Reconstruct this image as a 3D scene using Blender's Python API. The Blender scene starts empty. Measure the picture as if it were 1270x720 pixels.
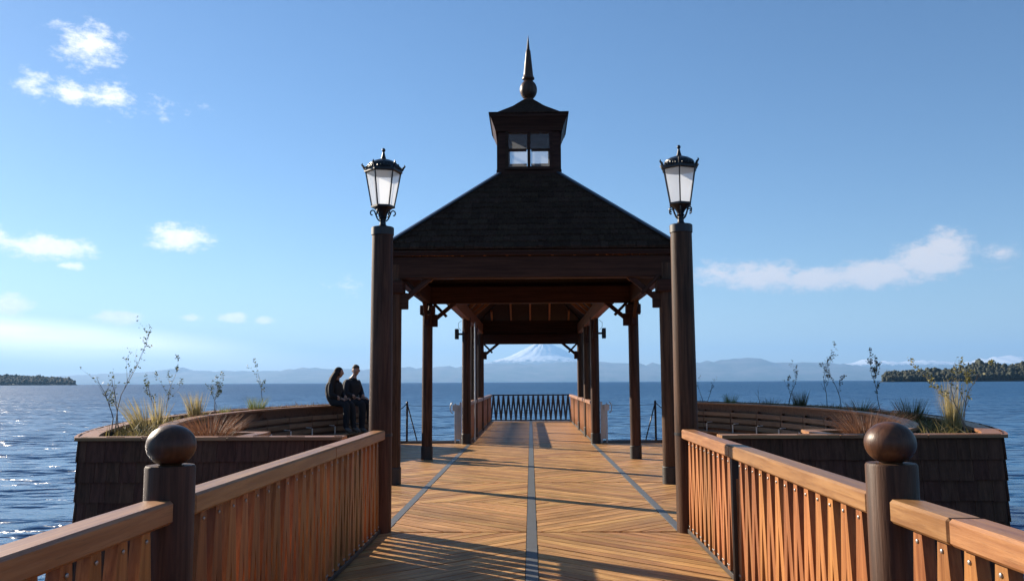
import bpy, bmesh, math, random
import numpy as np
from mathutils import Vector, Matrix, noise as mnoise

random.seed(7)
scene = bpy.context.scene
col = scene.collection
R = math.radians

# ------------------------------------------------------------------ camera
PITCH, YAW, ROLL = R(6.17), R(1.22), R(0.29)
cam = bpy.data.cameras.new('camera')
cam.sensor_width = 36.0
cam.lens = 36.0 * 1050 / 1270
cam.clip_start = 0.05
cam.clip_end = 300000
camo = bpy.data.objects.new('camera', cam)
col.objects.link(camo)
fwd = Vector((-math.sin(YAW) * math.cos(PITCH), math.cos(YAW) * math.cos(PITCH), math.sin(PITCH)))
r0 = Vector((math.cos(YAW), math.sin(YAW), 0))
u0 = r0.cross(fwd)
rv = r0 * math.cos(ROLL) - u0 * math.sin(ROLL)
uv = u0 * math.cos(ROLL) + r0 * math.sin(ROLL)
M = Matrix((rv, uv, -fwd)).transposed().to_4x4()
M.translation = (0, 0, 1.6)
camo.matrix_world = M
scene.camera = camo

# ------------------------------------------------------------------ light
SUN_AZ, SUN_EL = R(-53), R(22.3)
sund = Vector((math.sin(SUN_AZ) * math.cos(SUN_EL), math.cos(SUN_AZ) * math.cos(SUN_EL), math.sin(SUN_EL)))
sl = bpy.data.lights.new('sun', 'SUN')
sl.energy = 5.0
sl.angle = R(0.53)
sl.color = (1.0, 0.87, 0.70)
so = bpy.data.objects.new('sun', sl)
col.objects.link(so)
so.rotation_euler = sund.to_track_quat('Z', 'Y').to_euler()
so.location = (-30, 30, 30)

world = bpy.data.worlds.new('World')
scene.world = world
world.use_nodes = True
wt = world.node_tree
wt.nodes.clear()


class NT:
    """small helper for building node trees"""
    def __init__(self, tree):
        self.t = tree

    def n(self, typ, ins=None, **kw):
        nd = self.t.nodes.new(typ)
        for k, v in kw.items():
            setattr(nd, k, v)
        if ins:
            for k, v in ins.items():
                self.set(nd.inputs[k], v)
        return nd

    def set(self, sock, v):
        if isinstance(v, bpy.types.NodeSocket):
            self.t.links.new(v, sock)
        elif isinstance(v, bpy.types.Node):
            self.t.links.new(v.outputs[0], sock)
        else:
            sock.default_value = v

    def m(self, op, a, b=0.0, c=None, clamp=False):
        nd = self.n('ShaderNodeMath', operation=op, use_clamp=clamp)
        self.set(nd.inputs[0], a)
        self.set(nd.inputs[1], b)
        if c is not None:
            self.set(nd.inputs[2], c)
        return nd.outputs[0]

    def mix(self, f, a, b, blend='MIX'):
        nd = self.n('ShaderNodeMix', data_type='RGBA', blend_type=blend)
        self.set(nd.inputs[0], f)
        self.set(nd.inputs[6], a)
        self.set(nd.inputs[7], b)
        return nd.outputs[2]

    def smooth(self, v, lo, hi):
        nd = self.n('ShaderNodeMapRange', interpolation_type='SMOOTHSTEP')
        self.set(nd.inputs[0], v)
        nd.inputs[1].default_value = lo
        nd.inputs[2].default_value = hi
        return nd.outputs[0]


W = NT(wt)
SKY_STRENGTH = 0.0540
sky = W.n('ShaderNodeTexSky', sky_type='NISHITA')
sky.sun_disc = False
sky.sun_elevation = SUN_EL
sky.sun_rotation = SUN_AZ
sky.altitude = 50
sky.air_density = 1.0
sky.dust_density = 0.10
sky.ozone_density = 3.0
tc = W.n('ShaderNodeTexCoord')
sep = W.n('ShaderNodeSeparateXYZ', {0: tc.outputs['Generated']})
az = W.m('ARCTAN2', sep.outputs[0], sep.outputs[1])
el = W.m('ARCSINE', sep.outputs[2])
# cumulus: azimuth, elevation, half width, half height, weight
CLOUDS = [
    (-0.500, 0.352, .040, .030, 1.0), (-0.516, 0.302, .030, .016, .9), (-0.478, 0.303, .036, .018, .9), (-0.550, 0.304, .020, .018, .8),
    (-0.430, 0.30, .03, .010, .12),
    (-0.400, 0.160, .040, .019, 1.5), (-0.530, 0.141, .058, .016, 1.6), (-0.590, 0.148, .035, .017, 1.5), (-0.503, 0.1235, .016, .006, 1.4),
    (-0.565, 0.0797, .034, .015, 1.7), (-0.458, 0.0704, .030, .010, 1.9), (-0.3396, 0.0731, .020, .0075, 1.9), (-0.3074, 0.071, .017, .006, 1.7),
    (-0.3837, 0.0722, .014, .006, 1.3), (-0.215, 0.112, .025, .012, .35),
    (0.222, 0.123, .045, .018, 1.1), (0.270, 0.117, .060, .020, 1.7), (0.325, 0.112, .060, .016, 1.8), (0.385, 0.115, .060, .020, 1.9), (0.440, 0.126, .050, .026, 1.9), (0.458, 0.139, .030, .024, 1.7),
    (0.500, 0.128, .045, .014, .6),
    # beyond the frame the same loose scatter goes on
    (-0.75, 0.22, .07, .03, .9), (-0.9, 0.1, .08, .02, 1.0), (0.8, 0.15, .08, .025, .9), (0.72, 0.32, .05, .025, .7), (1.2, 0.2, .1, .03, .9), (-1.3, 0.25, .1, .03, .9),
    (2.0, 0.2, .1, .03, .9), (2.7, 0.15, .12, .03, .9), (-2.4, 0.2, .1, .03, .9),
]
mask = None
for (a, e, w_, h_, k) in CLOUDS:
    da = W.m('DIVIDE', W.m('SUBTRACT', az, a), w_)
    de = W.m('DIVIDE', W.m('SUBTRACT', el, e), h_)
    d = W.m('SQRT', W.m('ADD', W.m('MULTIPLY', da, da), W.m('MULTIPLY', de, de)))
    v = W.m('MULTIPLY', W.m('SUBTRACT', 1.0, d), k)
    mask = v if mask is None else W.m('SMOOTH_MAX', mask, v, 0.18)
cv = W.n('ShaderNodeCombineXYZ', {0: az, 1: W.m('MULTIPLY', el, 1.7), 2: 0.0})
nz = W.n('ShaderNodeTexNoise', {'Vector': cv.outputs[0], 'Scale': 46.0, 'Detail': 9.0, 'Roughness': .68})
nz2 = W.n('ShaderNodeTexNoise', {'Vector': cv.outputs[0], 'Scale': 130.0, 'Detail': 5.0, 'Roughness': .6})
dens = W.m('ADD', mask, W.m('MULTIPLY', W.m('SUBTRACT', nz.outputs[0], .5), 2.9))
dens = W.m('ADD', dens, W.m('MULTIPLY', W.m('SUBTRACT', nz2.outputs[0], .5), .5))
dens = W.m('MULTIPLY', dens, W.smooth(mask, -0.45, 0.05))
calpha = W.m('MULTIPLY', W.smooth(dens, 0.0, 1.15), 0.95)
# thin cirrus sheet low on the left
d1 = W.m('DIVIDE', W.m('ADD', az, .62), .42)
d2 = W.m('DIVIDE', W.m('SUBTRACT', el, W.m('ADD', .042, W.m('MULTIPLY', W.m('ADD', az, .5), -.06))), .030)
cm = W.m('SUBTRACT', 1.0, W.m('SQRT', W.m('ADD', W.m('MULTIPLY', d1, d1), W.m('MULTIPLY', d2, d2))), clamp=True)
cvs = W.n('ShaderNodeCombineXYZ', {0: W.m('MULTIPLY', az, 4.0), 1: W.m('MULTIPLY', el, 30.0), 2: 0.0})
nzs = W.n('ShaderNodeTexNoise', {'Vector': cvs.outputs[0], 'Scale': 1.5, 'Detail': 4.0})
cirrus = W.m('MULTIPLY', W.smooth(cm, 0.0, .8), W.m('MULTIPLY', nzs.outputs[0], 1.5))
K = 0.60 / SKY_STRENGTH
ccol = W.mix(W.smooth(az, -.2, .3), (0.98 * K, .96 * K, .95 * K, 1), (.62 * K, .575 * K, .56 * K, 1))
ccol = W.mix(W.m('MULTIPLY', W.smooth(nz2.outputs[0], .35, .7), .25), ccol, (.55 * K, .56 * K, .62 * K, 1))
skyc = W.n('ShaderNodeHueSaturation', {'Saturation': 1.12, 'Color': W.mix(1.0, sky.outputs[0], (1.0, .97, 1.0, 1), 'MULTIPLY')})
skc = W.mix(cirrus, skyc.outputs[0], (2.3 * K, 2.1 * K, 1.9 * K, 1))
skc = W.mix(calpha, skc, ccol)
bg = W.n('ShaderNodeBackground', {0: skc, 1: SKY_STRENGTH})
wo = W.n('ShaderNodeOutputWorld', {0: bg.outputs[0]})

scene.view_settings.view_transform = 'Standard'
scene.view_settings.look = 'None'
scene.view_settings.gamma = 1
scene.view_settings.use_curve_mapping = False
scene.view_settings.exposure = 1.32
scene.render.engine = 'CYCLES'
cy = scene.cycles
cy.use_denoising = True
cy.denoiser = 'OPENIMAGEDENOISE'
cy.max_bounces = 6
cy.diffuse_bounces = 3
cy.glossy_bounces = 3
cy.transmission_bounces = 4
cy.transparent_max_bounces = 8
cy.volume_bounces = 0
cy.caustics_reflective = False
cy.caustics_refractive = False
cy.sample_clamp_indirect = 6.0


# ------------------------------------------------------------------ helpers
def tag(o, label=None, cat=None, group=None, kind=None):
    if label: o['label'] = label
    if cat: o['category'] = cat
    if group: o['group'] = group
    if kind: o['kind'] = kind
    return o


def empty(name, loc, rz=0.0):
    o = bpy.data.objects.new(name, None)
    o.empty_display_size = 0.2
    col.objects.link(o)
    o.location = loc
    o.rotation_euler = (0, 0, rz)
    return o


def base_matrix(o):
    m = Matrix.Translation(o.location) @ o.rotation_euler.to_matrix().to_4x4()
    if o.parent:
        m = base_matrix(o.parent) @ o.matrix_parent_inverse @ m
    return m


def link(name, me, parent=None, world=True, loc=None, rot=None):
    """world=True: the coordinates are world coordinates although the object has a parent"""
    o = bpy.data.objects.new(name, me)
    col.objects.link(o)
    if loc is not None: o.location = loc
    if rot is not None: o.rotation_euler = rot
    if parent is not None:
        o.parent = parent
        if world:
            o.matrix_parent_inverse = base_matrix(parent).inverted()
    return o


class MB:
    def __init__(self):
        self.v = []
        self.f = []

    def quad(self, *p):
        n = len(self.v)
        self.v += [tuple(q) for q in p]
        self.f.append(tuple(range(n, n + len(p))))

    def box(self, c, s, m=None):
        n = len(self.v)
        for dz in (-.5, .5):
            for dx, dy in ((-.5, -.5), (.5, -.5), (.5, .5), (-.5, .5)):
                p = Vector((dx * s[0], dy * s[1], dz * s[2]))
                if m is not None: p = m @ p
                self.v.append((c[0] + p.x, c[1] + p.y, c[2] + p.z))
        for q in ((0, 3, 2, 1), (4, 5, 6, 7), (0, 1, 5, 4), (1, 2, 6, 5), (2, 3, 7, 6), (3, 0, 4, 7)):
            self.f.append(tuple(n + i for i in q))

    def bar(self, p, q, w, t, up=(0, 0, 1)):
        """square bar from p to q: w across, t along the up side"""
        p, q = Vector(p), Vector(q)
        d = (q - p)
        L = d.length
        d.normalize()
        u = Vector(up)
        side = d.cross(u).normalized()
        u = side.cross(d).normalized()
        m = Matrix((d, side, u)).transposed()
        self.box((p + q) / 2, (L, w, t), m)

    def tube(self, pts, rads, n=6, cap=True):
        pts = [Vector(p) for p in pts]
        base = len(self.v)
        prev = None
        for i, p in enumerate(pts):
            d = (pts[min(i + 1, len(pts) - 1)] - pts[max(i - 1, 0)])
            if d.length < 1e-9: d = Vector((0, 0, 1))
            d.normalize()
            a = prev if prev is not None else (Vector((1, 0, 0)) if abs(d.x) < .8 else Vector((0, 1, 0)))
            a = (a - d * a.dot(d))
            if a.length < 1e-6: a = d.orthogonal()
            a.normalize()
            prev = a
            b = d.cross(a)
            for k in range(n):
                t = 2 * math.pi * k / n
                self.v.append(tuple(p + (a * math.cos(t) + b * math.sin(t)) * rads[i]))
        for i in range(len(pts) - 1):
            for k in range(n):
                k2 = (k + 1) % n
                self.f.append((base + i * n + k, base + i * n + k2, base + (i + 1) * n + k2, base + (i + 1) * n + k))
        if cap:
            self.f.append(tuple(base + k for k in range(n - 1, -1, -1)))
            self.f.append(tuple(base + (len(pts) - 1) * n + k for k in range(n)))

    def lathe(self, prof, c=(0, 0, 0), n=20, phase=0.0):
        base = len(self.v)
        for (r, z) in prof:
            for k in range(n):
                t = 2 * math.pi * k / n + phase
                self.v.append((c[0] + r * math.cos(t), c[1] + r * math.sin(t), c[2] + z))
        for i in range(len(prof) - 1):
            for k in range(n):
                k2 = (k + 1) % n
                self.f.append((base + i * n + k, base + i * n + k2, base + (i + 1) * n + k2, base + (i + 1) * n + k))
        self.f.append(tuple(base + k for k in range(n - 1, -1, -1)))
        self.f.append(tuple(base + (len(prof) - 1) * n + k for k in range(n)))

    def ball(self, c, r, n=12, m=8):
        prof = [(max(1e-4, math.sin(math.pi * i / m)), -math.cos(math.pi * i / m)) for i in range(m + 1)]
        base = len(self.v)
        for (a, z) in prof:
            for k in range(n):
                t = 2 * math.pi * k / n
                self.v.append((c[0] + r[0] * a * math.cos(t), c[1] + r[1] * a * math.sin(t), c[2] + r[2] * z))
        for i in range(m):
            for k in range(n):
                k2 = (k + 1) % n
                self.f.append((base + i * n + k, base + i * n + k2, base + (i + 1) * n + k2, base + (i + 1) * n + k))

    def mesh(self, name, mat, smooth=False, angle=None):
        me = bpy.data.meshes.new(name)
        me.from_pydata(self.v, [], self.f)
        if mat: me.materials.append(mat)
        if smooth:
            me.polygons.foreach_set('use_smooth', [True] * len(me.polygons))
            if angle:
                me.update()
                me.set_sharp_from_angle(angle=angle)
        me.update()
        return me

    def build(self, name, mat, parent=None, smooth=False, angle=None, world=True, loc=None, rot=None):
        return link(name, self.mesh(name, mat, smooth, angle), parent, world, loc, rot)


BOXES = {}


def boxmesh(size, mat, bevel=0.0):
    key = (tuple(round(s, 4) for s in size), mat.name, bevel)
    if key in BOXES: return BOXES[key]
    bm = bmesh.new()
    bmesh.ops.create_cube(bm, size=1.0)
    for v in bm.verts:
        v.co = Vector((v.co.x * size[0], v.co.y * size[1], v.co.z * size[2]))
    if bevel:
        bmesh.ops.bevel(bm, geom=list(bm.edges), offset=bevel, segments=1, affect='EDGES', profile=.5)
    me = bpy.data.meshes.new('board')
    bm.to_mesh(me)
    bm.free()
    me.materials.append(mat)
    BOXES[key] = me
    return me


def bx(name, c, size, mat, parent=None, rot=None, bevel=0.0, world=True):
    return link(name, boxmesh(size, mat, bevel), parent, world, c, rot)


def beam(name, p, q, w, t, mat, parent=None, up=(0, 0, 1), bevel=.008):
    """timber from p to q with its grain along its own X axis"""
    p, q = Vector(p), Vector(q)
    d = q - p
    L = d.length
    d.normalize()
    side = Vector(up).cross(d).normalized()
    u = d.cross(side).normalized()
    m = Matrix((d, side, u)).transposed()
    return link(name, boxmesh((L, w, t), mat, bevel), parent, True, (p + q) / 2, m.to_euler())


# ------------------------------------------------------------------ materials
def mat_new(name):
    m = bpy.data.materials.new(name)
    m.use_nodes = True
    t = NT(m.node_tree)
    b = m.node_tree.nodes['Principled BSDF']
    return m, t, b


def wood(name, ca, cb, rough=.5, axis=0, fine=26.0, vary=.3, bump=.25, coat=0.0, dirt=0.0, dirtcol=(.10, .085, .07, 1), spec=.3):
    m, t, b = mat_new(name)
    tcn = t.n('ShaderNodeTexCoord')
    oi = t.n('ShaderNodeObjectInfo')
    geo = t.n('ShaderNodeNewGeometry')
    rnd = t.m('FRACT', t.m('ADD', oi.outputs['Random'], geo.outputs['Random Per Island']))
    off = t.n('ShaderNodeCombineXYZ', {0: t.m('MULTIPLY', rnd, 37.0), 1: t.m('MULTIPLY', rnd, 91.0), 2: t.m('MULTIPLY', rnd, 53.0)})
    add = t.n('ShaderNodeVectorMath', {0: tcn.outputs['Object'], 1: off.outputs[0]}, operation='ADD')
    sc = [fine, fine, fine]
    sc[axis] = fine * .055
    mp = t.n('ShaderNodeMapping', {'Vector': add.outputs[0], 'Scale': sc})
    n1 = t.n('ShaderNodeTexNoise', {'Vector': mp.outputs[0], 'Scale': 1.0, 'Detail': 7.0, 'Roughness': .62, 'Distortion': .6})
    n2 = t.n('ShaderNodeTexNoise', {'Vector': mp.outputs[0], 'Scale': 4.5, 'Detail': 3.0, 'Roughness': .7})
    ga = t.smooth(n1.outputs[0], .32, .68)
    c = t.mix(ga, ca + (1,), cb + (1,))
    streak = t.smooth(n2.outputs[0], .55, .75)
    c = t.mix(t.m('MULTIPLY', streak, .5), c, tuple(x * .35 for x in ca) + (1,))
    br = t.m('ADD', 1.0 - vary, t.m('MULTIPLY', rnd, 2 * vary))
    hs = t.n('ShaderNodeHueSaturation', {'Hue': t.m('ADD', .493, t.m('MULTIPLY', t.m('FRACT', t.m('MULTIPLY', rnd, 7.3)), .014)), 'Saturation': 1.0, 'Value': br, 'Color': c})
    c = hs.outputs[0]
    if dirt:
        n3 = t.n('ShaderNodeTexNoise', {'Vector': geo.outputs['Position'], 'Scale': 1.3, 'Detail': 8.0, 'Roughness': .7})
        c = t.mix(t.m('MULTIPLY', t.smooth(n3.outputs[0], .45, .75), dirt), c, dirtcol)
    t.set(b.inputs['Base Color'], c)
    t.set(b.inputs['Roughness'], t.m('ADD', rough - .08, t.m('MULTIPLY', n1.outputs[0], .16)))
    b.inputs['Coat Weight'].default_value = coat
    b.inputs['Specular IOR Level'].default_value = spec
    b.inputs['Coat Roughness'].default_value = .25
    bp = t.n('ShaderNodeBump', {'Strength': bump, 'Distance': .004, 'Height': t.m('ADD', n1.outputs[0], t.m('MULTIPLY', n2.outputs[0], .5))})
    t.set(b.inputs['Normal'], bp.outputs[0])
    return m


def plain(name, colr, rough=.6, metal=0.0, var=.25, scale=6.0, bump=.15):
    m, t, b = mat_new(name)
    tcn = t.n('ShaderNodeTexCoord')
    n1 = t.n('ShaderNodeTexNoise', {'Vector': tcn.outputs['Object'], 'Scale': scale, 'Detail': 6.0, 'Roughness': .65})
    c = t.mix(n1.outputs[0], tuple(x * (1 - var) for x in colr) + (1,), tuple(min(1, x * (1 + var)) for x in colr) + (1,))
    t.set(b.inputs['Base Color'], c)
    b.inputs['Metallic'].default_value = metal
    t.set(b.inputs['Roughness'], t.m('ADD', rough - .1, t.m('MULTIPLY', n1.outputs[0], .2)))
    bp = t.n('ShaderNodeBump', {'Strength': bump, 'Distance': .003, 'Height': n1.outputs[0]})
    t.set(b.inputs['Normal'], bp.outputs[0])
    return m


DECK_A, DECK_B = (.29, .142, .053), (.58, .325, .135)
M_deck = wood('deck wood', DECK_A, DECK_B, .52, 0, 30, .26, .4, dirt=.55, dirtcol=(.19, .11, .055, 1), spec=.2)
M_rail = wood('rail wood', (.215, .088, .030), (.350, .168, .064), .44, 0, 24, .14, .3, dirt=.35, dirtcol=(.10, .055, .03, 1), spec=.5)
M_bal = wood('baluster wood', (.190, .064, .018), (.365, .150, .047), .48, 2, 24, .26, .2)
M_cap = wood('cap wood', (.22, .096, .038), (.34, .165, .070), .5, 0, 22, .15, .25, dirt=.2)
M_post = wood('post wood', (.036, .016, .0085), (.105, .050, .027), .52, 2, 18, .12, .8, dirt=.3, dirtcol=(.03, .018, .012, 1), spec=.15)
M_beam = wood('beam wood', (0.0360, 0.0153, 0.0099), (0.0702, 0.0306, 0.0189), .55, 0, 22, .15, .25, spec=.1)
M_rafter = wood('rafter wood', (.30, .13, .055), (.46, .22, .10), .55, 0, 22, .2, .25, spec=.2)
M_plate = wood('plate wood', (.17, .07, .032), (.27, .12, .056), .55, 0, 22, .2, .25, spec=.2)
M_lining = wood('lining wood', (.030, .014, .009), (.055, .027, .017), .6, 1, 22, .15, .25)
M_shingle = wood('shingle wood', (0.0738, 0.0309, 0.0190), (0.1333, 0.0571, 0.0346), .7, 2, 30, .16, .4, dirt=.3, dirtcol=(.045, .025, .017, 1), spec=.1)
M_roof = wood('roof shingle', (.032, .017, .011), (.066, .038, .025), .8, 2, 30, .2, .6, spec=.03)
M_hip = plain('hip flashing', (.035, .040, .055), .35, .6)
M_bench = wood('bench wood', (0.1530, 0.0892, 0.0510), (0.2550, 0.1658, 0.1020), .6, 0, 24, .2, .3, dirt=.3)
M_inner = wood('inner wall wood', (0.0816, 0.0382, 0.0204), (0.1428, 0.0714, 0.0382), .6, 0, 16, .2, .3)
M_strip = plain('galvanised strip', (.17, .175, .18), .5, .5, .35, 14)
M_galv = plain('galvanised steel', (.50, .50, .50), .45, .7, .2, 12)
M_alu = plain('pale armrest metal', (.62, .62, .60), .4, .3, .1, 10)
M_iron = plain('black iron', (.018, .018, .020), .4, .4, .3, 30)
M_dark = plain('dark paint and backlit shade', (.022, .018, .016), .5, 0, .3, 10)  # dark fittings; on the far end railing it stands for backlit shade
M_under = plain('deck underside', (.03, .022, .016), .9, 0, .3, 3)
M_soil = plain('planter soil', (.055, .038, .026), .95, 0, .5, 18, .9)
M_bolt = plain('bolt steel', (.36, .34, .32), .45, .8, .1, 40)
M_ball = wood('ball wood', (0.0490, 0.0189, 0.0098), (0.1120, 0.0462, 0.0224), .42, 2, 16, .1, .5, dirt=.5, dirtcol=(.030, .016, .010, 1), spec=.3)
M_conc = plain('pile timber', (.06, .045, .03), .9, 0, .3, 4)

# frosted lantern glass
M_glass, t, b = mat_new('frosted glass')
t.t.nodes.remove(b)
n1 = t.n('ShaderNodeBsdfDiffuse', {0: (.80, .82, .84, 1)})
n2 = t.n('ShaderNodeBsdfTranslucent', {0: (.97, .97, .97, 1)})
n3 = t.n('ShaderNodeBsdfGlossy', {0: (1, 1, 1, 1), 'Roughness': .12})
n4 = t.n('ShaderNodeBsdfTransparent', {0: (.98, .99, 1, 1)})
mx = t.n('ShaderNodeMixShader', {0: .85, 1: n1.outputs[0], 2: n2.outputs[0]})
mx = t.n('ShaderNodeMixShader', {0: .66, 1: mx.outputs[0], 2: n4.outputs[0]})
mx2 = t.n('ShaderNodeMixShader', {0: .04, 1: mx.outputs[0], 2: n3.outputs[0]})
t.set(t.t.nodes['Material Output'].inputs[0], mx2.outputs[0])

# clear window pane with a film of dirt
M_pane, t, b = mat_new('window pane')
t.t.nodes.remove(b)
n1 = t.n('ShaderNodeBsdfTransparent', {0: (.95, .96, .97, 1)})
n2 = t.n('ShaderNodeBsdfTranslucent', {0: (.85, .85, .85, 1)})
n3 = t.n('ShaderNodeBsdfGlossy', {0: (1, 1, 1, 1), 'Roughness': .03})
mx = t.n('ShaderNodeMixShader', {0: .12, 1: n1.outputs[0], 2: n2.outputs[0]})
fr = t.n('ShaderNodeFresnel', {0: 1.45})
mx2 = t.n('ShaderNodeMixShader', {0: t.m('MULTIPLY', fr.outputs[0], .8), 1: mx.outputs[0], 2: n3.outputs[0]})
t.set(t.t.nodes['Material Output'].inputs[0], mx2.outputs[0])


def leafmat(name, ca, cb, trans=.35):
    m, t, b = mat_new(name)
    geo = t.n('ShaderNodeNewGeometry')
    c = t.mix(geo.outputs['Random Per Island'], ca + (1,), cb + (1,))
    t.set(b.inputs['Base Color'], c)
    b.inputs['Roughness'].default_value = .6
    tr = t.n('ShaderNodeBsdfTranslucent', {0: c})
    mx = t.n('ShaderNodeMixShader', {0: trans, 1: b.outputs[0], 2: tr.outputs[0]})
    t.set(t.t.nodes['Material Output'].inputs[0], mx.outputs[0])
    return m


M_leaf = leafmat('sapling leaf', (.05, .07, .022), (.11, .12, .04))
M_leafd = leafmat('dark sapling leaf', (.025, .035, .015), (.06, .07, .03))
M_leafy = leafmat('yellowing leaf', (.14, .13, .03), (.22, .19, .05))
M_twig = plain('twig bark', (.055, .042, .032), .8, 0, .3, 30)
M_twigp = plain('pale twig bark', (.17, .14, .11), .8, 0, .3, 30)
M_straw = leafmat('straw grass', (.30, .24, .10), (.52, .43, .20), .45)
M_green = leafmat('green grass', (.10, .13, .035), (.22, .24, .07), .45)
M_olive = leafmat('olive grass', (.06, .065, .025), (.15, .13, .055), .4)
M_rust = leafmat('rust coloured grass', (.13, .055, .03), (.27, .13, .07), .4)

# ------------------------------------------------------------------ water, mountains, headlands
WATER_Z = -1.5
M_water, t, b = mat_new('lake water')
geo = t.n('ShaderNodeNewGeometry')
b.inputs['Base Color'].default_value = (.014, .075, .180, 1)
wr_ = t.n('ShaderNodeVectorMath', {0: geo.outputs['Position']}, operation='LENGTH')
wr_ = t.m('LOGARITHM', t.m('ADD', wr_.outputs['Value'], 1.0), 10.0)
wr_ = t.smooth(wr_, 1.2, 2.7)                      # sheltered by the jetty near, ruffled by the wind farther out
t.set(b.inputs['Roughness'], t.m('ADD', .19, t.m('MULTIPLY', wr_, .24)))
t.set(b.inputs['Specular IOR Level'], t.m('SUBTRACT', .5, t.m('MULTIPLY', wr_, .14)))
b.inputs['IOR'].default_value = 1.333


def wnoise(scale, sx, sy, ang, det):
    mp = t.n('ShaderNodeMapping', {'Vector': geo.outputs['Position'], 'Rotation': (0, 0, ang), 'Scale': (sx, sy, 1)})
    return t.n('ShaderNodeTexNoise', {'Vector': mp.outputs[0], 'Scale': scale, 'Detail': det, 'Roughness': .55, 'Distortion': .3}).outputs[0]


hh = t.m('MULTIPLY', wnoise(.6, .45, 1.0, R(12), 3), .46)
hh = t.m('ADD', hh, t.m('MULTIPLY', wnoise(.09, .35, 1.0, R(5), 2), .7))
hh = t.m('ADD', hh, t.m('MULTIPLY', wnoise(1.7, .5, 1.0, R(-8), 3), .22))
hh = t.m('ADD', hh, t.m('MULTIPLY', wnoise(6.0, .7, 1.0, R(20), 2), .035))
# chop too small to resolve far out: slopes straight from a vector noise
def slope_noise(scale, sx, sy, ang, k):
    mp = t.n('ShaderNodeMapping', {'Vector': geo.outputs['Position'], 'Rotation': (0, 0, ang), 'Scale': (sx, sy, 1)})
    nn = t.n('ShaderNodeTexNoise', {'Vector': mp.outputs[0], 'Scale': scale, 'Detail': 2.0, 'Roughness': .5})
    v = t.n('ShaderNodeVectorMath', {0: nn.outputs['Color'], 1: (.5, .5, .5)}, operation='SUBTRACT')
    return t.n('ShaderNodeVectorMath', {0: v.outputs[0], 1: (k, k * 1.5, 0)}, operation='MULTIPLY').outputs[0]


sn = t.n('ShaderNodeVectorMath', {0: slope_noise(1.8, .5, 1, R(10), 1.5), 1: slope_noise(.30, .35, 1, R(4), .55)}, operation='ADD')
sn = t.n('ShaderNodeVectorMath', {0: sn.outputs[0], 1: (0, 0, 1)}, operation='ADD')
sn = t.n('ShaderNodeVectorMath', {0: sn.outputs[0]}, operation='NORMALIZE')
bp = t.n('ShaderNodeBump', {'Strength': .75, 'Distance': 1.0, 'Height': hh, 'Normal': sn.outputs[0]})
t.set(b.inputs['Normal'], bp.outputs[0])
mb = MB()
rings = [0.0] + [4 * 1.45 ** k for k in range(26)]
rings = [r for r in rings if r < 52000] + [52000]
NSEG = 96
vid = [[0] * NSEG]
mb.v.append((0, 0, WATER_Z))
for r in rings[1:]:
    row = []
    for k in range(NSEG):
        a = 2 * math.pi * k / NSEG
        row.append(len(mb.v))
        mb.v.append((r * math.cos(a), r * math.sin(a), WATER_Z))
    vid.append(row)
for i in range(len(vid) - 1):
    for k in range(NSEG):
        k2 = (k + 1) % NSEG
        if i == 0:
            mb.f.append((0, vid[1][k], vid[1][k2]))
        else:
            mb.f.append((vid[i][k], vid[i + 1][k], vid[i + 1][k2], vid[i][k2]))
tag(mb.build('lake_water', M_water), kind='structure')

M_mtn, t, b = mat_new('mountain forest and rock')
geo = t.n('ShaderNodeNewGeometry')
n1 = t.n('ShaderNodeTexNoise', {'Vector': geo.outputs['Position'], 'Scale': .0012, 'Detail': 8.0, 'Roughness': .65})
t.set(b.inputs['Base Color'], t.mix(t.smooth(n1.outputs[0], .35, .65), (.035, .05, .035, 1), (.12, .11, .10, 1)))
b.inputs['Roughness'].default_value = .95


def snowmat(name, line, spread):
    m, t, b = mat_new(name)
    geo = t.n('ShaderNodeNewGeometry')
    sp = t.n('ShaderNodeSeparateXYZ', {0: geo.outputs['Position']})
    mp = t.n('ShaderNodeMapping', {'Vector': geo.outputs['Position'], 'Scale': (1, 1, .35)})
    n1 = t.n('ShaderNodeTexNoise', {'Vector': mp.outputs[0], 'Scale': .0034, 'Detail': 9.0, 'Roughness': .7})
    z = t.m('ADD', sp.outputs[2], t.m('MULTIPLY', t.m('SUBTRACT', n1.outputs[0], .5), spread))
    s = t.smooth(z, line - spread * .10, line + spread * .10)
    rock = t.mix(t.smooth(n1.outputs[0], .35, .65), (.035, .045, .035, 1), (.11, .10, .095, 1))
    t.set(b.inputs['Base Color'], t.mix(s, rock, (.86, .88, .92, 1)))
    b.inputs['Roughness'].default_value = .9
    return m


def fbm(x, y, s, o=5):
    v, a = 0.0, 1.0
    for k in range(o):
        v += a * (1 - 2 * abs(mnoise.noise(Vector((x * s, y * s, 3.7 * k)))))
        s *= 2.1
        a *= .5
    return v / 1.9


def ridge(name, prof, D, depth, mat, nu=240, nv=26, amp=.22, seed=0, cells=9.0):
    """prof: (bearing as x per metre of distance, height per metre of distance)"""
    xs = [p[0] * D for p in prof]
    hs = [p[1] * D for p in prof]
    mb = MB()
    for j in range(nv + 1):
        v = j / nv * 2 - 1
        for i in range(nu + 1):
            x = xs[0] + (xs[-1] - xs[0]) * i / nu
            h = np.interp(x, xs, hs)
            y = D + v * depth / 2
            nz_ = fbm(x / (D / cells) + seed, y / (D / cells), 1.6)
            bell = max(0.0, 1 - abs(v)) ** .75
            z = h * bell * (1 + amp * (nz_ - .35) * (0.35 + abs(v))) + h * .11 * (fbm(x / (D / cells) + seed * 3, 0, 7.0, 5) - .3) * 1.7 * bell
            if abs(v) > .98: z = -30
            mb.v.append((x, y, max(z, -30) + WATER_Z))
    for j in range(nv):
        for i in range(nu):
            a = j * (nu + 1) + i
            mb.f.append((a, a + 1, a + nu + 2, a + nu + 1))
    return tag(mb.build(name, mat, smooth=True), kind='structure')


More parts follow.
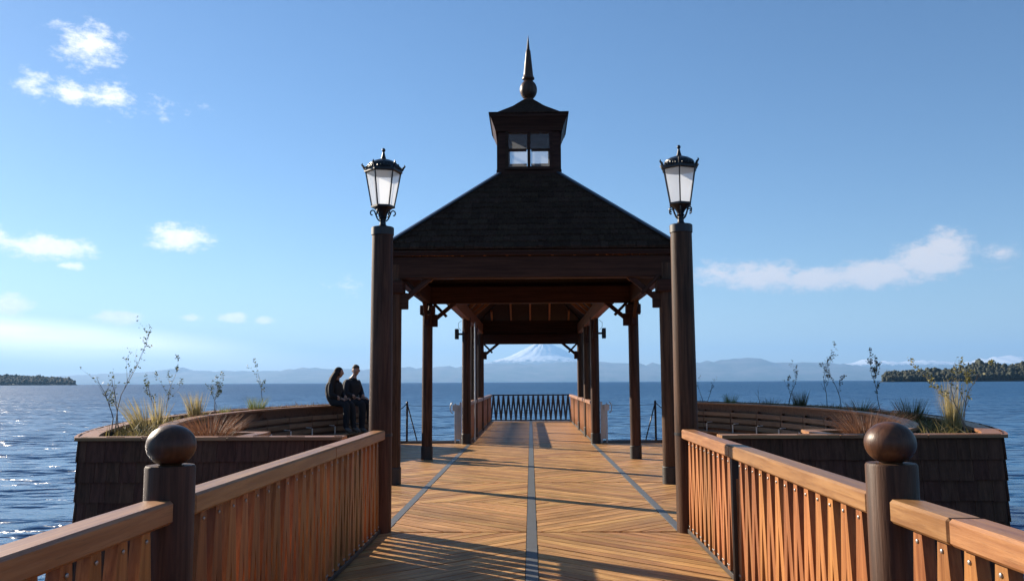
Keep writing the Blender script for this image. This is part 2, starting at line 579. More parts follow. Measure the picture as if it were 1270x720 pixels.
P = lambda px, h: ((px - 658) / 1050, h / 1050)
# volcano
VD, VX = 40000.0, 40000 * 17 / 1050
rad = [0, 6, 12, 25, 45, 70, 110, 170, 260]
hgt = [46, 47, 46, 40, 30.5, 24, 18, 11, -2]
mb = MB()
NA, NR = 160, 60
for i in range(NR + 1):
    rr = 260 * (i / NR) ** 1.3
    for k in range(NA):
        a = 2 * math.pi * k / NA
        h = np.interp(rr, rad, hgt)
        g = fbm(math.cos(a) * 3 + rr * .01, math.sin(a) * 3, 1.3, 5)
        h2 = h + 1.1 * (g - .4) * min(1, rr / 18) * (1 if h > 0 else 0) + .8 * fbm(rr * .05 * math.cos(a), rr * .05 * math.sin(a), 2.0, 4)
        mb.v.append((VX + rr * VD / 1050 * math.cos(a), VD + 3000 + rr * VD / 1050 * math.sin(a), h2 * VD * 1.07 / 1050 + WATER_Z))
for i in range(NR):
    for k in range(NA):
        k2 = (k + 1) % NA
        mb.f.append((i * NA + k, (i + 1) * NA + k, (i + 1) * NA + k2, i * NA + k2))
tag(mb.build('volcano', snowmat('volcano snow', 1010, 1000), smooth=True), kind='structure')
ridge('mountain_range', [P(-400, 4), P(-150, 9), P(60, 9), P(130, 12), P(190, 14), P(222, 19), P(240, 15), P(300, 14), P(345, 14), P(375, 18), P(410, 16), P(470, 15), P(497, 17), P(560, 18),
      P(610, 21), P(700, 22), P(800, 21), P(832, 21), P(875, 23), P(905, 25), P(940, 25), P(955, 20), P(1000, 21), P(1030, 20), P(1075, 14), P(1150, 10), P(1300, 7), P(1600, 4)], 33000, 9000, M_mtn, seed=2)
ridge('snowy_range', [P(880, 4), P(960, 15), P(1010, 16), P(1050, 19), P(1075, 24), P(1110, 20), P(1135, 22), P(1180, 19), P(1215, 25), P(1240, 27), P(1270, 23), P(1400, 20), P(1700, 8)], 45000, 9000, snowmat('far snow', 800, 600), seed=5, nu=200)

# wooded headlands
M_land = plain('headland ground', (.022, .026, .014), .95, 0, .4, .05, .3)
M_forest, t, b = mat_new('headland trees')
geo = t.n('ShaderNodeNewGeometry')
n1 = t.n('ShaderNodeTexNoise', {'Vector': geo.outputs['Position'], 'Scale': .35, 'Detail': 6.0, 'Roughness': .8})
c = t.mix(geo.outputs['Random Per Island'], (.020, .030, .014, 1), (.060, .055, .025, 1))
c = t.mix(t.smooth(n1.outputs[0], .3, .7), (.012, .018, .010, 1), c)
t.set(b.inputs['Base Color'], c)
b.inputs['Roughness'].default_value = .9


def headland(prof, D, depth, seed, ntree, th, lname):
    rnd = random.Random(seed)
    xs = [p[0] * D for p in prof]
    hs = [p[1] * D for p in prof]

    def hz(x, y):
        v = (y - D) / depth
        return float(np.interp(x, xs, hs)) * max(0.0, math.sin(math.pi * min(1, max(0, v)) * .5 + .02) ** .6 if v < .7 else (1 - v) / .3 * .97) - .4
    mb = MB()
    nu, nv = 110, 14
    for j in range(nv + 1):
        for i in range(nu + 1):
            y = D + depth * j / nv
            x = xs[0] + (xs[-1] - xs[0]) * i / nu
            z = hz(x, y) + (mnoise.noise(Vector((x * .02, y * .02, seed))) * 2 if 0 < j < nv else -2)
            mb.v.append((x * y / D, y, z + WATER_Z))
    for j in range(nv):
        for i in range(nu):
            a = j * (nu + 1) + i
            mb.f.append((a, a + 1, a + nu + 2, a + nu + 1))
    tag(mb.build('headland', M_land, smooth=True), kind='structure')
    # tree crowns: lumpy low-poly balls on the slope
    bm = bmesh.new()
    bmesh.ops.create_icosphere(bm, subdivisions=2 if D < 2000 else 1, radius=1.0)
    sv = [v.co.copy() for v in bm.verts]
    sf = [tuple(v.index for v in f.verts) for f in bm.faces]
    bm.free()
    mb = MB()
    for k in range(ntree):
        x = rnd.uniform(xs[0], xs[-1])
        if np.interp(x, xs, hs) < th * .45: continue
        y = D + depth * rnd.random() ** 1.6 * .75 + 1
        s = th * rnd.uniform(.5, 1.0) * (1.5 if rnd.random() < .05 else 1)
        z = hz(x, y)
        x *= y / D
        conif = rnd.random() < .3
        n = len(mb.v)
        for q in sv:
            d = 1 + .5 * mnoise.noise(Vector((q.x * 2.2 + k * 3.1, q.y * 2.2, q.z * 2.2 + k))) + .5 * mnoise.noise(Vector((q.x * 6 + k, q.y * 6, q.z * 6)))
            wdt = s * (.20 if conif else .36)
            tz = (q.z * .5 + .5)
            ww = wdt * (1.15 - .9 * tz if conif else 1.0)
            mb.v.append((x + q.x * ww * d, y + q.y * ww * d, z + WATER_Z + s * tz * (1 + .3 * (d - 1))))
        mb.f += [tuple(n + i for i in f) for f in sf]
    tag(mb.build(lname, M_forest, smooth=True), 'dense dark trees covering the ' + ('nearer headland beyond the lake' if D < 2000 else 'low hazy headland'), 'forest', kind='stuff')


headland([P(1084, .5), P(1092, 6), P(1102, 10), P(1140, 12), P(1175, 13), P(1192, 18), P(1208, 23), P(1235, 18), P(1270, 22), P(1300, 24), P(1420, 22), P(1600, 18), P(1900, 12)], 1500, 220, 11, 5200, 10, 'forest')
headland([P(-500, 20), P(-250, 17), P(-100, 14), P(-20, 13), P(20, 11), P(42, 10), P(60, 9), P(82, 7), P(93, .5)], 3200, 420, 12, 6500, 14, 'forest')

# ------------------------------------------------------------------ deck
DZ = 0.0
IN = [(2.9, 8.45), (3.65, 8.95), (4.35, 10.2), (4.95, 12.2), (5.3, 14.5), (5.25, 16.8), (4.85, 18.8), (4.2, 20.4), (3.4, 21.9)]
OU = [(3.6, 7.6), (4.34, 8.15), (5.1, 10.1), (5.65, 12.3), (5.95, 14.7), (5.9, 17.1), (5.45, 19.3), (4.75, 21.1), (3.85, 22.7)]
XS = {-1: 1.0, 1: 1.02}


def crom(pts, n):
    """Catmull-Rom through pts[1:], with pts[0] as lead-in"""
    out = []
    P_ = [Vector(p) for p in pts]
    P_.append(P_[-1] * 2 - P_[-2])
    for i in range(1, len(P_) - 2):
        for k in range(n):
            u = k / n
            a, b_, c_, d_ = P_[i - 1], P_[i], P_[i + 1], P_[i + 2]
            out.append(.5 * ((2 * b_) + (c_ - a) * u + (2 * a - 5 * b_ + 4 * c_ - d_) * u * u + (3 * b_ - a - 3 * c_ + d_) * u ** 3))
    out.append(P_[-2])
    return out


inner = crom(IN, 6)
outer = crom(OU, 6)


def xin(y):
    ys = [p.y for p in inner]
    return float(np.interp(y, ys, [p.x for p in inner]))


deck = empty('deck', (0, 0, 0))
tag(deck, kind='structure')


def clip(poly, n, d):
    """keep the part of poly where n.p <= d"""
    out = []
    for i in range(len(poly)):
        a, b_ = poly[i], poly[(i + 1) % len(poly)]
        da, db = n.dot(a) - d, n.dot(b_) - d
        if da <= 0: out.append(a)
        if da * db < 0: out.append(a + (b_ - a) * (da / (da - db)))
    return out


def boards(poly, ang, pitch, gap=.014, single=True, mb=None):
    """boards laid at the given angle, cut to the convex polygon"""
    d = Vector((math.cos(ang), math.sin(ang)))
    n = Vector((-d.y, d.x))
    lo = min(n.dot(p) for p in poly)
    hi = max(n.dot(p) for p in poly)
    k = 0
    cnt = int(math.ceil((hi - lo) / pitch))
    st = lo - (cnt * pitch - (hi - lo)) / 2
    for k in range(cnt):
        a = st + k * pitch + gap / 2
        b_ = a + pitch - gap
        q = clip(clip(poly, n, b_), -n, -a)
        if len(q) < 3: continue
        area = abs(sum(q[i].x * q[(i + 1) % len(q)].y - q[(i + 1) % len(q)].x * q[i].y for i in range(len(q)))) / 2
        if area < .004: continue
        if sum(q[i].x * q[(i + 1) % len(q)].y - q[(i + 1) % len(q)].x * q[i].y for i in range(len(q))) < 0: q = q[::-1]
        c = sum(q, Vector((0, 0))) / len(q)
        dz = random.uniform(-.002, .002)
        tgt = MB() if single else mb
        s = len(tgt.v)
        for z in (-.04, 0):
            for p in q:
                if single:
                    r_ = p - c
                    tgt.v.append((r_.dot(d), r_.dot(n), z))
                else:
                    tgt.v.append((p.x, p.y, z + dz + DZ))
        m_ = len(q)
        tgt.f.append(tuple(s + i for i in range(m_ - 1, -1, -1)))
        tgt.f.append(tuple(s + m_ + i for i in range(m_)))
        for i in range(m_):
            j = (i + 1) % m_
            tgt.f.append((s + i, s + j, s + m_ + j, s + m_ + i))
        if single:
            link('deck_board', tgt.mesh('deck_board', M_deck), deck, True, (c.x, c.y, DZ + dz), (0, 0, ang))


V2 = lambda x, y: Vector((x, y))
M_deckw = wood('deck wood far', DECK_A, DECK_B, .52, 0, 9, .26, .2, dirt=.55, dirtcol=(.22, .13, .075, 1), spec=.2)
BANDS = [-4.17, -1.92, .33, 2.58, 4.83, 7.08, 9.33, 11.58, 13.83, 16.08, 18.33, 20.58, 22.62]
far = MB()
for i in range(len(BANDS) - 1):
    y0, y1 = BANDS[i], BANDS[i + 1]
    g0 = .026 if i % 2 == 0 else .003
    g1 = .026 if i % 2 == 1 else .003
    y0 += g0
    y1 -= g1
    for s in (-1, 1):
        sgn = 1 if (i % 2 == 0) else -1
        ang = s * sgn * R(42)
        xo = 1.75 if y0 < 9 else 1.56
        poly = [V2(s * .058, y0), V2(s * xo, y0), V2(s * xo, y1), V2(s * .058, y1)]
        near = 4.8 < y0 < 16
        boards(poly, ang, .142, single=near, mb=far)
        if y1 > 9.5:
            ya = max(y0, 9.36)
            k_ = XS[s]
            poly = [V2(s * 1.66, ya), V2(s * (xin(ya) * k_ + .02), ya), V2(s * (xin(y1) * k_ + .02), y1), V2(s * 1.66, y1)]
            boards(poly, -ang, .142, single=False, mb=far)
    if y0 < 9.36 <= y1 + .1: pass
# infill between the front walls and the first full band
for s in (-1, 1):
    boards([V2(s * 1.78, 8.32), V2(s * 3.2, 8.32), V2(s * 3.6, 9.32), V2(s * 1.66, 9.32)], s * R(42), .142, single=False, mb=far)
# covered jetty: boards laid across
boards([V2(-1.62, 22.66), V2(-.058, 22.66), V2(-.058, 35.5), V2(-1.62, 35.5)], 0, .145, single=False, mb=far)
boards([V2(.058, 22.66), V2(1.62, 22.66), V2(1.62, 35.5), V2(.058, 35.5)], 0, .145, single=False, mb=far)
o = far.build('far_deck_boards', M_deckw, deck)
o['kind'] = 'stuff'
for i in range(4):
    pass
bx('metal_strip', (0, 15.9, -.016), (.105, 39.4, .04), M_strip, deck)
for s in (-1, 1):
    bx('metal_strip', (s * 1.61, 15.98, -.016), (.09, 13.2, .04), M_strip, deck)
    bx('edge_angle', (s * 1.78, 2.2, .012), (.05, 12.2, .09), M_dark, deck)
    bx('edge_angle', (s * 1.65, 29.1, .012), (.05, 12.9, .09), M_dark, deck)
    bx('edge_kerb', (s * 3.1, 22.68, .01), (2.8, .07, .12), M_strip, deck)
mb = MB()
mb.box((0, 2.2, -.20), (3.56, 12.8, .30))
mb.box((0, 15.6, -.205), (6.6, 13.9, .30))
mb.box((0, 29.2, -.20), (3.34, 13.2, .30))
mb.build('deck_frame', M_under, deck)
for s in (-1, 1):
    mb = MB()
    n = len(inner)
    for p in inner: mb.v.append((s * p.x * XS[s], p.y, -.06))
    for p in inner: mb.v.append((s * 3.2, p.y, -.06))
    for i in range(n - 1): mb.f.append((i, i + 1, n + i + 1, n + i))
    mb.build('deck_frame', M_under, deck)
    for y in (-3, 1, 5, 9, 13.6, 18, 22.3, 26, 30, 34):
        mb = MB()
        mb.lathe([(.14, -4), (.14, -.2)], (s * 1.35, y, 0), 12)
        mb.build('pile', M_conc, deck, smooth=True, angle=R(40))


# ------------------------------------------------------------------ railings
PITCH_B = .207
BAL = {}


def balmesh(h, mat=None, t_=.050):
    """one baluster: two thick planks leaning apart from the top, mitred against their neighbours at the foot"""
    mat = mat or M_bal
    key = (round(h, 3), mat.name)
    if key in BAL: return BAL[key]
    p, w = PITCH_B, .072
    e = p / 2 - .0012
    out = [(w / 2, h), (-w / 2, h), (-e, h * w / p), (-e, 0), (-(p - w) / 2, 0), (0, h * (1 - w / p)), ((p - w) / 2, 0), (e, 0), (e, h * w / p)]
    n = len(out)
    bm = bmesh.new()
    fr_ = [bm.verts.new((x, t_ / 2, z)) for x, z in out]
    bk = [bm.verts.new((x, -t_ / 2, z)) for x, z in out]
    # quads and triangles of one side, split down the middle where the planks part
    for q in ((0, 1, 5), (1, 2, 5), (2, 3, 4, 5), (0, 5, 8), (5, 6, 7, 8)):
        bm.faces.new([fr_[k] for k in reversed(q)])
        bm.faces.new([bk[k] for k in q])
    for k in range(n):
        k2 = (k + 1) % n
        bm.faces.new((fr_[k], fr_[k2], bk[k2], bk[k]))
    bmesh.ops.recalc_face_normals(bm, faces=bm.faces)
    me = bpy.data.meshes.new('baluster')
    bm.to_mesh(me)
    bm.free()
    me.materials.append(mat)
    BAL[key] = me
    return me


mb = MB()
mb.lathe([(.010, 0), (.010, .003), (.008, .006), (.004, .007)], n=8)
BOLT = mb.mesh('bolt', M_bolt, True)


def railing(label, start, rz, L, top=1.09, joints=(), group=None, detail=True, posts=(), thick=.1, width=.14, cat='railing', name='railing', black=False):
    root = empty(name, start, rz)
    tag(root, label, cat, group)
    mr = M_rail if not black else M_dark  # black: backlit shade put into the railing's colour
    cuts = [0] + list(joints) + [L]
    for a, b_ in zip(cuts[:-1], cuts[1:]):
        link('handrail', boxmesh((b_ - a - .004, width, thick), mr, .012), root, False, ((a + b_) / 2, 0, top - thick / 2))
    link('bottom_rail', boxmesh((L, .06, .045), M_dark, .004), root, False, (L / 2, 0, .030))
    pass
    zb, zt = .055, top - thick - .002
    n = int((L - .06) / PITCH_B)
    off = (L - n * PITCH_B) / 2
    joined = MB()
    for k in range(n):
        xk = off + (k + .5) * PITCH_B
        if detail:
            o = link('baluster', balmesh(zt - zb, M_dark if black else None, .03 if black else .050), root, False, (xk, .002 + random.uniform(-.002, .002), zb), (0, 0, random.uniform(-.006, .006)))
            for bz, bx_ in ((zt - zb - .045, 0), (.04, -.085), (.04, .085)):
                bo = bpy.data.objects.new('bolt', BOLT)
                col.objects.link(bo)
                bo.parent = o
                bo.location = (bx_, .025 if not black else .015, bz)
                bo.rotation_euler = (-math.pi / 2, 0, 0)
        else:
            me = balmesh(zt - zb)
            s0 = len(joined.v)
            joined.v += [(v.co.x + xk, v.co.y + .002, v.co.z + zb) for v in me.vertices]
            joined.f += [tuple(s0 + i for i in p.vertices) for p in me.polygons]
    if not detail:
        o = joined.build('balusters', M_bal, root, world=False)
        o['kind'] = 'stuff'
    for p in posts:
        link('stanchion', boxmesh((.07, .10, zt), M_dark, .004), root, False, (p, .006, zt / 2))
    return root


YB, YL = 3.89, 9.33
railing('shaded left railing of slanted planks between ball-topped post and lamp post', (-1.64, YL - .125, 0), -math.pi / 2, YL - YB - .245, joints=(YL - .125 - 6.9,))
railing('sunlit railing of slanted planks between ball-topped post and lamp post', (1.609, YB + .12, 0), math.pi / 2 - math.atan(.073 / 5.44), YL - YB - .245, joints=(6.9 - YB - .12,), posts=(6.9 - YB - .12,))
railing('shaded railing of slanted planks on the near side of the ball-topped post', (-1.64, YB - .12, 0), -math.pi / 2, 5.3, joints=(1.6,))
railing('sunlit railing of slanted planks on the near side of the ball-topped post', (1.612, YB - 5.42, 0), math.pi / 2, 5.3, joints=(5.3 - .52,))
railing('far shaded plank railing along the left side of the covered jetty', (-1.66, 35.4, 0), -math.pi / 2, 12.8, detail=False, posts=(3.3, 6.7, 10.0))
railing('far sunlit plank railing along the right side of the covered jetty', (1.66, 22.55, 0), math.pi / 2, 12.8, detail=False, posts=(2.9, 6.1, 9.5))
railing('dark backlit zigzag railing closing the far end of the jetty against the lake', (1.72, 35.55, 0), math.pi, 3.44, top=1.09, thick=.05, width=.09, black=True)  # dark colour paints in the shade of its backlit side


# ------------------------------------------------------------------ ball posts and lamp posts
def ball_post(s, label):
    bxp = -1.645 if s < 0 else 1.612
    root = empty('ball_post', (bxp, YB, 0))
    tag(root, label, 'post', None)
    mb = MB()
    mb.lathe([(.110, -.3), (.110, 1.222), (.104, 1.232)], (bxp, YB, 0), 32)
    mb.build('shaft', M_post, root, True, R(35))
    mb = MB()
    prof = [(.045, 1.225), (.05, 1.238)]
    for i in range(1, 17):
        a = -math.pi / 2 + .42 + (math.pi - .42) * i / 16
        prof.append((max(.0005, .110 * math.cos(a)), 1.320 + .095 * math.sin(a)))
    mb.lathe(prof, (bxp, YB, 0), 32)
    mb.build('ball', M_ball, root, True, R(50))


ball_post(-1, 'round dark post topped with a wooden ball, in the shaded railing')
ball_post(1, 'round brown post topped with a wooden ball, in the sunlit railing')


def lamp_post(s, label):
    x, y = (-1.645 if s < 0 else 1.685), YL
    root = empty('lamp_post', (x, y, 0))
    tag(root, label, 'lamp post', None)
    mb = MB()
    mb.lathe([(.128, -.3), (.126, .9), (.121, 2.2), (.117, 3.32)], (x, y, 0), 32)
    mb.build('shaft', M_post, root, True, R(35))
    mb = MB()
    mb.lathe([(.120, 3.235), (.126, 3.24), (.126, 3.322), (.118, 3.33)], (x, y, 0), 32)
    mb.build('collar', M_dark, root, True, R(35))
    mb = MB()
    mb.lathe([(.1292, 1.02), (.1292, 1.05)], (x, y, 0), 32)
    mb.build('strap', M_iron, root, True, R(35))
    z0, z1 = 3.565, 3.955
    rb, rt = .125, .196
    ph = R(12) if s < 0 else R(20)
    hexp = lambda r, z, k: Vector((x + r * math.cos(ph + math.pi / 3 * k), y + r * math.sin(ph + math.pi / 3 * k), z))
    lan = MB()
    # stem and funnel under the glass
    lan.lathe([(.055, 3.33), (.05, 3.345), (.036, 3.36), (.032, 3.42), (.045, 3.44), (.034, 3.455), (.05, 3.49), (.085, 3.53), (.118, 3.555)], (x, y, 0), 16)
    lan.lathe([(.135, 3.552), (.135, 3.572), (.12, 3.576)], (x, y, 0), 6, ph)
    lan.lathe([(.2, 3.945), (.215, 3.955), (.215, 3.985), (.2, 3.99)], (x, y, 0), 6, ph)
    for k in range(6):
        lan.tube([hexp(rb, z0, k), hexp(rt, z1, k)], [.008, .008], 5)
    fr_ = lan.build('lantern_frame', M_iron, root, True, R(35))
    for k in range(6):
        g = MB()
        a, b_, c_, d_ = hexp(rb * .97, z0, k), hexp(rb * .97, z0, k + 1), hexp(rt * .97, z1, k + 1), hexp(rt * .97, z1, k)
        ax = Vector((x, y, (z0 + z1) / 2))
        nn = ((a + b_ + c_ + d_) / 4 - ax).normalized() * .004
        g.v = [tuple(p) for p in (a, b_, c_, d_)] + [tuple(p - nn) for p in (a, b_, c_, d_)]
        g.f = [(0, 1, 2, 3), (7, 6, 5, 4), (0, 4, 5, 1), (1, 5, 6, 2), (2, 6, 7, 3), (3, 7, 4, 0)]
        link('glass_pane', g.mesh('glass_pane', M_glass), root)
    cr = MB()
    cr.lathe([(.205, 3.985), (.17, 4.02), (.165, 4.05), (.11, 4.085), (.06, 4.10), (.03, 4.115), (.02, 4.15), (.012, 4.19)], (x, y, 0), 12, ph)
    cr.ball((x, y, 4.215), (.021, .021, .024), 10, 8)
    cr.build('lantern_roof', M_iron, root, True, R(40))
    crest = MB()
    for k in range(6):
        p = hexp(.212, 3.985, k)
        out = Vector((p.x - x, p.y - y, 0)).normalized()
        crest.tube([p, p + out * .01 + Vector((0, 0, .03)), p + out * .03 + Vector((0, 0, .05)), p + out * .022 + Vector((0, 0, .068))], [.012, .014, .01, .004], 6)
        q = hexp(.212, 3.985, k + 1)
        for u in (.2, .35, .5, .65, .8):
            m_ = p.lerp(q, u)
            hgt_ = .05 if u == .5 else (.035 if u in (.35, .65) else .028)
            crest.ball((m_.x, m_.y, m_.z + hgt_ * .45), (.016, .016, hgt_ * .6), 6, 5)
    crest.build('lantern_crest', M_iron, root, True, R(50))
    for k in range(6):
        sc_ = MB()
        a = ph + math.pi / 3 * k
        out = Vector((math.cos(a), math.sin(a), 0))
        base = Vector((x, y, 0))
        pts = []
        for i in range(15):
            u = i / 14
            pts.append(base + out * (.04 + .13 * math.sin(u * 2.3) ** 1.0) + Vector((0, 0, 3.44 + .10 * u + .02 * math.sin(u * 6))))
        cx_ = base + out * .135 + Vector((0, 0, 3.51))
        pts = [base + out * .036 + Vector((0, 0, 3.40)), base + out * .06 + Vector((0, 0, 3.425)), base + out * .075 + Vector((0, 0, 3.46))]
        for i in range(13):
            th = math.pi + i * .42
            rr = .034 * (1 - i * .055)
            pts.append(base + out * (.118 + rr * math.cos(th)) + Vector((0, 0, 3.485 - rr * 1.3 * math.sin(th))))
        sc_.tube(pts, [.008] * len(pts), 5)
        sc_.build('scroll_bracket', M_iron, root, True, R(50))


lamp_post(-1, 'round post carrying a frosted hexagonal lantern, at the end of the shaded railing')
lamp_post(1, 'round post carrying a frosted hexagonal lantern, at the end of the sunlit railing')

# ------------------------------------------------------------------ pavilion
YC = 15.82
PH = 2.19
pav = empty('pavilion', (0, YC, 0))
tag(pav, 'dark square pavilion with pyramid shingle roof, windowed cupola and spire', 'pavilion')


def post(x, y, h, root, r=.112):
    mb = MB()
    mb.lathe([(r, .0), (r * .97, h)], (x, y, 0), 24)
    o = mb.build('post', M_post, root, True, R(35))
    mb = MB()
    mb.lathe([(r + .012, .002), (r + .012, .26), (r + .004, .27)], (x, y, 0), 24)
    mb.build('base_shoe', M_dark, o, True, R(35))


def knee(x, y, dx, dy, root, zb=3.27, cross=True):
    """scissor brace on a post, rising along (dx, dy) to the beam, with its bracket block"""
    d = Vector((dx, dy, 0))
    p = Vector((x, y, 0))
    side = Vector((-dy, dx, 0)) * .035
    bmx = beam('knee_brace', p + d * .08 + Vector((0, 0, zb - .40)), p + d * .63 + Vector((0, 0, zb + .06)), .075, .085, M_beam, root)
    if cross:
        beam('cross_brace', p + d * .12 + side * 2.2 + Vector((0, 0, zb + .02)), p + d * .40 + side * 2.2 + Vector((0, 0, zb - .27)), .06, .06, M_beam, root)
    c = p + d * .15 + Vector((0, 0, zb - .36))
    bx('bracket_block', c, (.13 if dx else .11, .11 if dx else .13, .26), M_beam, root, bevel=.008)


for sx in (-1, 1):
    for sy in (-1, 1):
        post(sx * PH, YC + sy * PH, 3.5, pav)
        knee(sx * PH, YC + sy * PH, -sx, 0, pav)
        knee(sx * PH, YC + sy * PH, 0, -sy, pav)
        bx('bracket_block', (sx * PH, YC + sy * PH, 3.13), (.30, .30, .20), M_beam, pav, bevel=.01)
# ring beams
for sy in (-1, 1):
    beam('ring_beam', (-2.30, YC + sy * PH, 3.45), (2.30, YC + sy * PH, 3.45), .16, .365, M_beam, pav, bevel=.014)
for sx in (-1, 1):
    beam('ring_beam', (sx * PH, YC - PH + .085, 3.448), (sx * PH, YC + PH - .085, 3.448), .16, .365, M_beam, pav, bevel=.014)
for sy in (-1, 1):
    beam('fascia', (-2.36, YC + sy * 2.31, 3.70), (2.36, YC + sy * 2.31, 3.70), .03, .13, M_beam, pav, bevel=.004)
for sx in (-1, 1):
    beam('fascia', (sx * 2.345, YC - 2.29, 3.70), (sx * 2.345, YC + 2.29, 3.70), .03, .13, M_beam, pav, bevel=.004)

# pyramid roof: stepped shingle courses, boarded underside, rafters
H0, Z0 = 2.40, 3.72
H1, Z1 = .545, 5.40
roof = MB()


def frustum(mb, ha, za, hb, zb_, th, yc=YC, xc=0.0):
    n = len(mb.v)
    for (h, z) in ((ha, za), (hb, zb_), (hb, zb_ - th), (ha, za - th)):
        for dx, dy in ((-1, -1), (1, -1), (1, 1), (-1, 1)):
            mb.v.append((xc + dx * h, yc + dy * h, z))
    for ring in range(4):
        r2 = (ring + 1) % 4
        for k in range(4):
            k2 = (k + 1) % 4
            mb.f.append((n + ring * 4 + k, n + ring * 4 + k2, n + r2 * 4 + k2, n + r2 * 4 + k))


frustum(roof, H0 - .06, Z0 + .0, H1 - .02, Z1 - .02, .035)
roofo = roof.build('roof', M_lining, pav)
NCR = 14
for k in range(NCR):
    u0_, u1_ = k / NCR, (k + 1.25) / NCR
    ha, hb = H0 + (H1 - H0) * u0_, H0 + (H1 - H0) * min(u1_, 1.0)
    za, zb_ = Z0 + (Z1 - Z0) * u0_, Z0 + (Z1 - Z0) * min(u1_, 1.0)
    c = MB()
    frustum(c, ha + .002, za + .020, hb, zb_ + .006, .012)
    rs = random.Random(k)
    for (ax, sg) in ((0, -1), (0, 1), (1, -1), (1, 1)):
        u = -ha
        while u < ha - .02:
            w_ = min(rs.uniform(.10, .19), ha - u)
            lift, drop = rs.uniform(.036, .048), rs.uniform(-.012, .012)
            du = .004
            q = []
            for (uu, hh_, zz) in ((u + du, ha + .004 - drop, za + lift + drop), (u + w_ - du, ha + .004 - drop, za + lift + drop), (u + w_ - du, hb, zb_ + .014), (u + du, hb, zb_ + .014)):
                uu = max(-hh_, min(hh_, uu))
                for dz_ in (0, -.022):
                    q.append((uu, YC + sg * hh_, zz + dz_) if ax == 0 else (sg * hh_, YC + uu, zz + dz_))
            n = len(c.v)
            c.v += q
            c.f += [(n, n + 2, n + 4, n + 6), (n + 1, n + 7, n + 5, n + 3), (n, n + 1, n + 3, n + 2), (n + 2, n + 3, n + 5, n + 4), (n + 6, n + 7, n + 1, n)]
            u += w_
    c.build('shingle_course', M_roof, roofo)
for dx, dy in ((-1, -1), (1, -1), (1, 1), (-1, 1)):
    beam('hip_cap', (dx * (H0 + .01), YC + dy * (H0 + .01), Z0 + .045), (dx * H1, YC + dy * H1, Z1 + .03), .11, .03, M_hip, roofo, bevel=.006)
    beam('hip_rafter', (dx * (PH - .02), YC + dy * (PH - .02), Z0 + .06), (dx * (H1 + .02), YC + dy * (H1 + .02), Z1 - .16), .07, .14, M_rafter, roofo)
for k in range(-4, 5):
    if k == 0: pass
    off = k * .47
    tt = max(.55, abs(off) + .06)
    zat = lambda h: Z0 + (Z1 - Z0) * (H0 - h) / (H0 - H1)
    for (ax, sg) in ((0, -1), (0, 1), (1, -1), (1, 1)):
        p = (off, YC + sg * 2.12, zat(2.12) - .10) if ax == 0 else (sg * 2.12, YC + off, zat(2.12) - .10)
        q = (off, YC + sg * tt, zat(tt) - .10) if ax == 0 else (sg * tt, YC + off, zat(tt) - .10)
        beam('rafter', p, q, .055, .11, M_rafter, roofo, bevel=.004)

# cupola
cup = empty('cupola', (0, YC, 5.3))
cup.parent = pav
cup.matrix_parent_inverse = base_matrix(pav).inverted()
CB = .565
ZB, ZW0, ZW1, ZT = 5.28, 5.53, 6.18, 6.50
WH = .385
for (ax, sg) in ((0, -1), (0, 1), (1, -1), (1, 1)):
    def pt(u, d, z):
        return (u, YC + sg * (CB - d), z) if ax == 0 else (sg * (CB - d), YC + u, z)
    wall = MB()
    hw = CB if ax == 0 else CB - .062
    sz = lambda w, h: (w, .06, h) if ax == 0 else (.06, w, h)
    wall.box(pt(0, .03, (ZB + ZW0) / 2), sz(2 * hw, ZW0 - ZB))
    wall.box(pt(0, .03, (ZW1 + ZT) / 2), sz(2 * hw, ZT - ZW1))
    for e in (-1, 1):
        wall.box(pt(e * (WH + hw) / 2, .03, (ZW0 + ZW1) / 2), sz(hw - WH, ZW1 - ZW0))
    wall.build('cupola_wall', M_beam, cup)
    fr2 = MB()
    fr2.box(pt(0, .02, (ZW0 + ZW1) / 2), sz(.055, ZW1 - ZW0 - .004) if ax == 0 else (.05, .055, ZW1 - ZW0 - .004))
    for e in (-1, 1):
        fr2.box(pt(e * (.0285 + WH) / 2 + e * .012, .02, 5.855), ((WH - .034), .045, .045) if ax == 0 else (.045, WH - .034, .045))
        fr2.box(pt(e * (WH + .02), -.006, (ZW0 + ZW1) / 2), sz(.055, ZW1 - ZW0 + .11) if ax == 0 else (.05, .055, ZW1 - ZW0 + .11))
    fr2.box(pt(0, -.0065, ZW1 + .026), sz(2 * WH - .02, .055))
    fr2.box(pt(0, -.012, ZW0 - .026), sz(2 * WH - .02, .055))
    fr2.build('window_frame', M_beam, cup)
    for e in (-1, 1):
        for (za, zb_) in ((ZW0 + .005, 5.83), (5.88, ZW1 - .005)):
            bx('pane', pt(e * (WH + .03) / 2, .03, (za + zb_) / 2), ((WH - .03), .004, zb_ - za) if ax == 0 else (.004, WH - .03, zb_ - za), M_pane, cup)
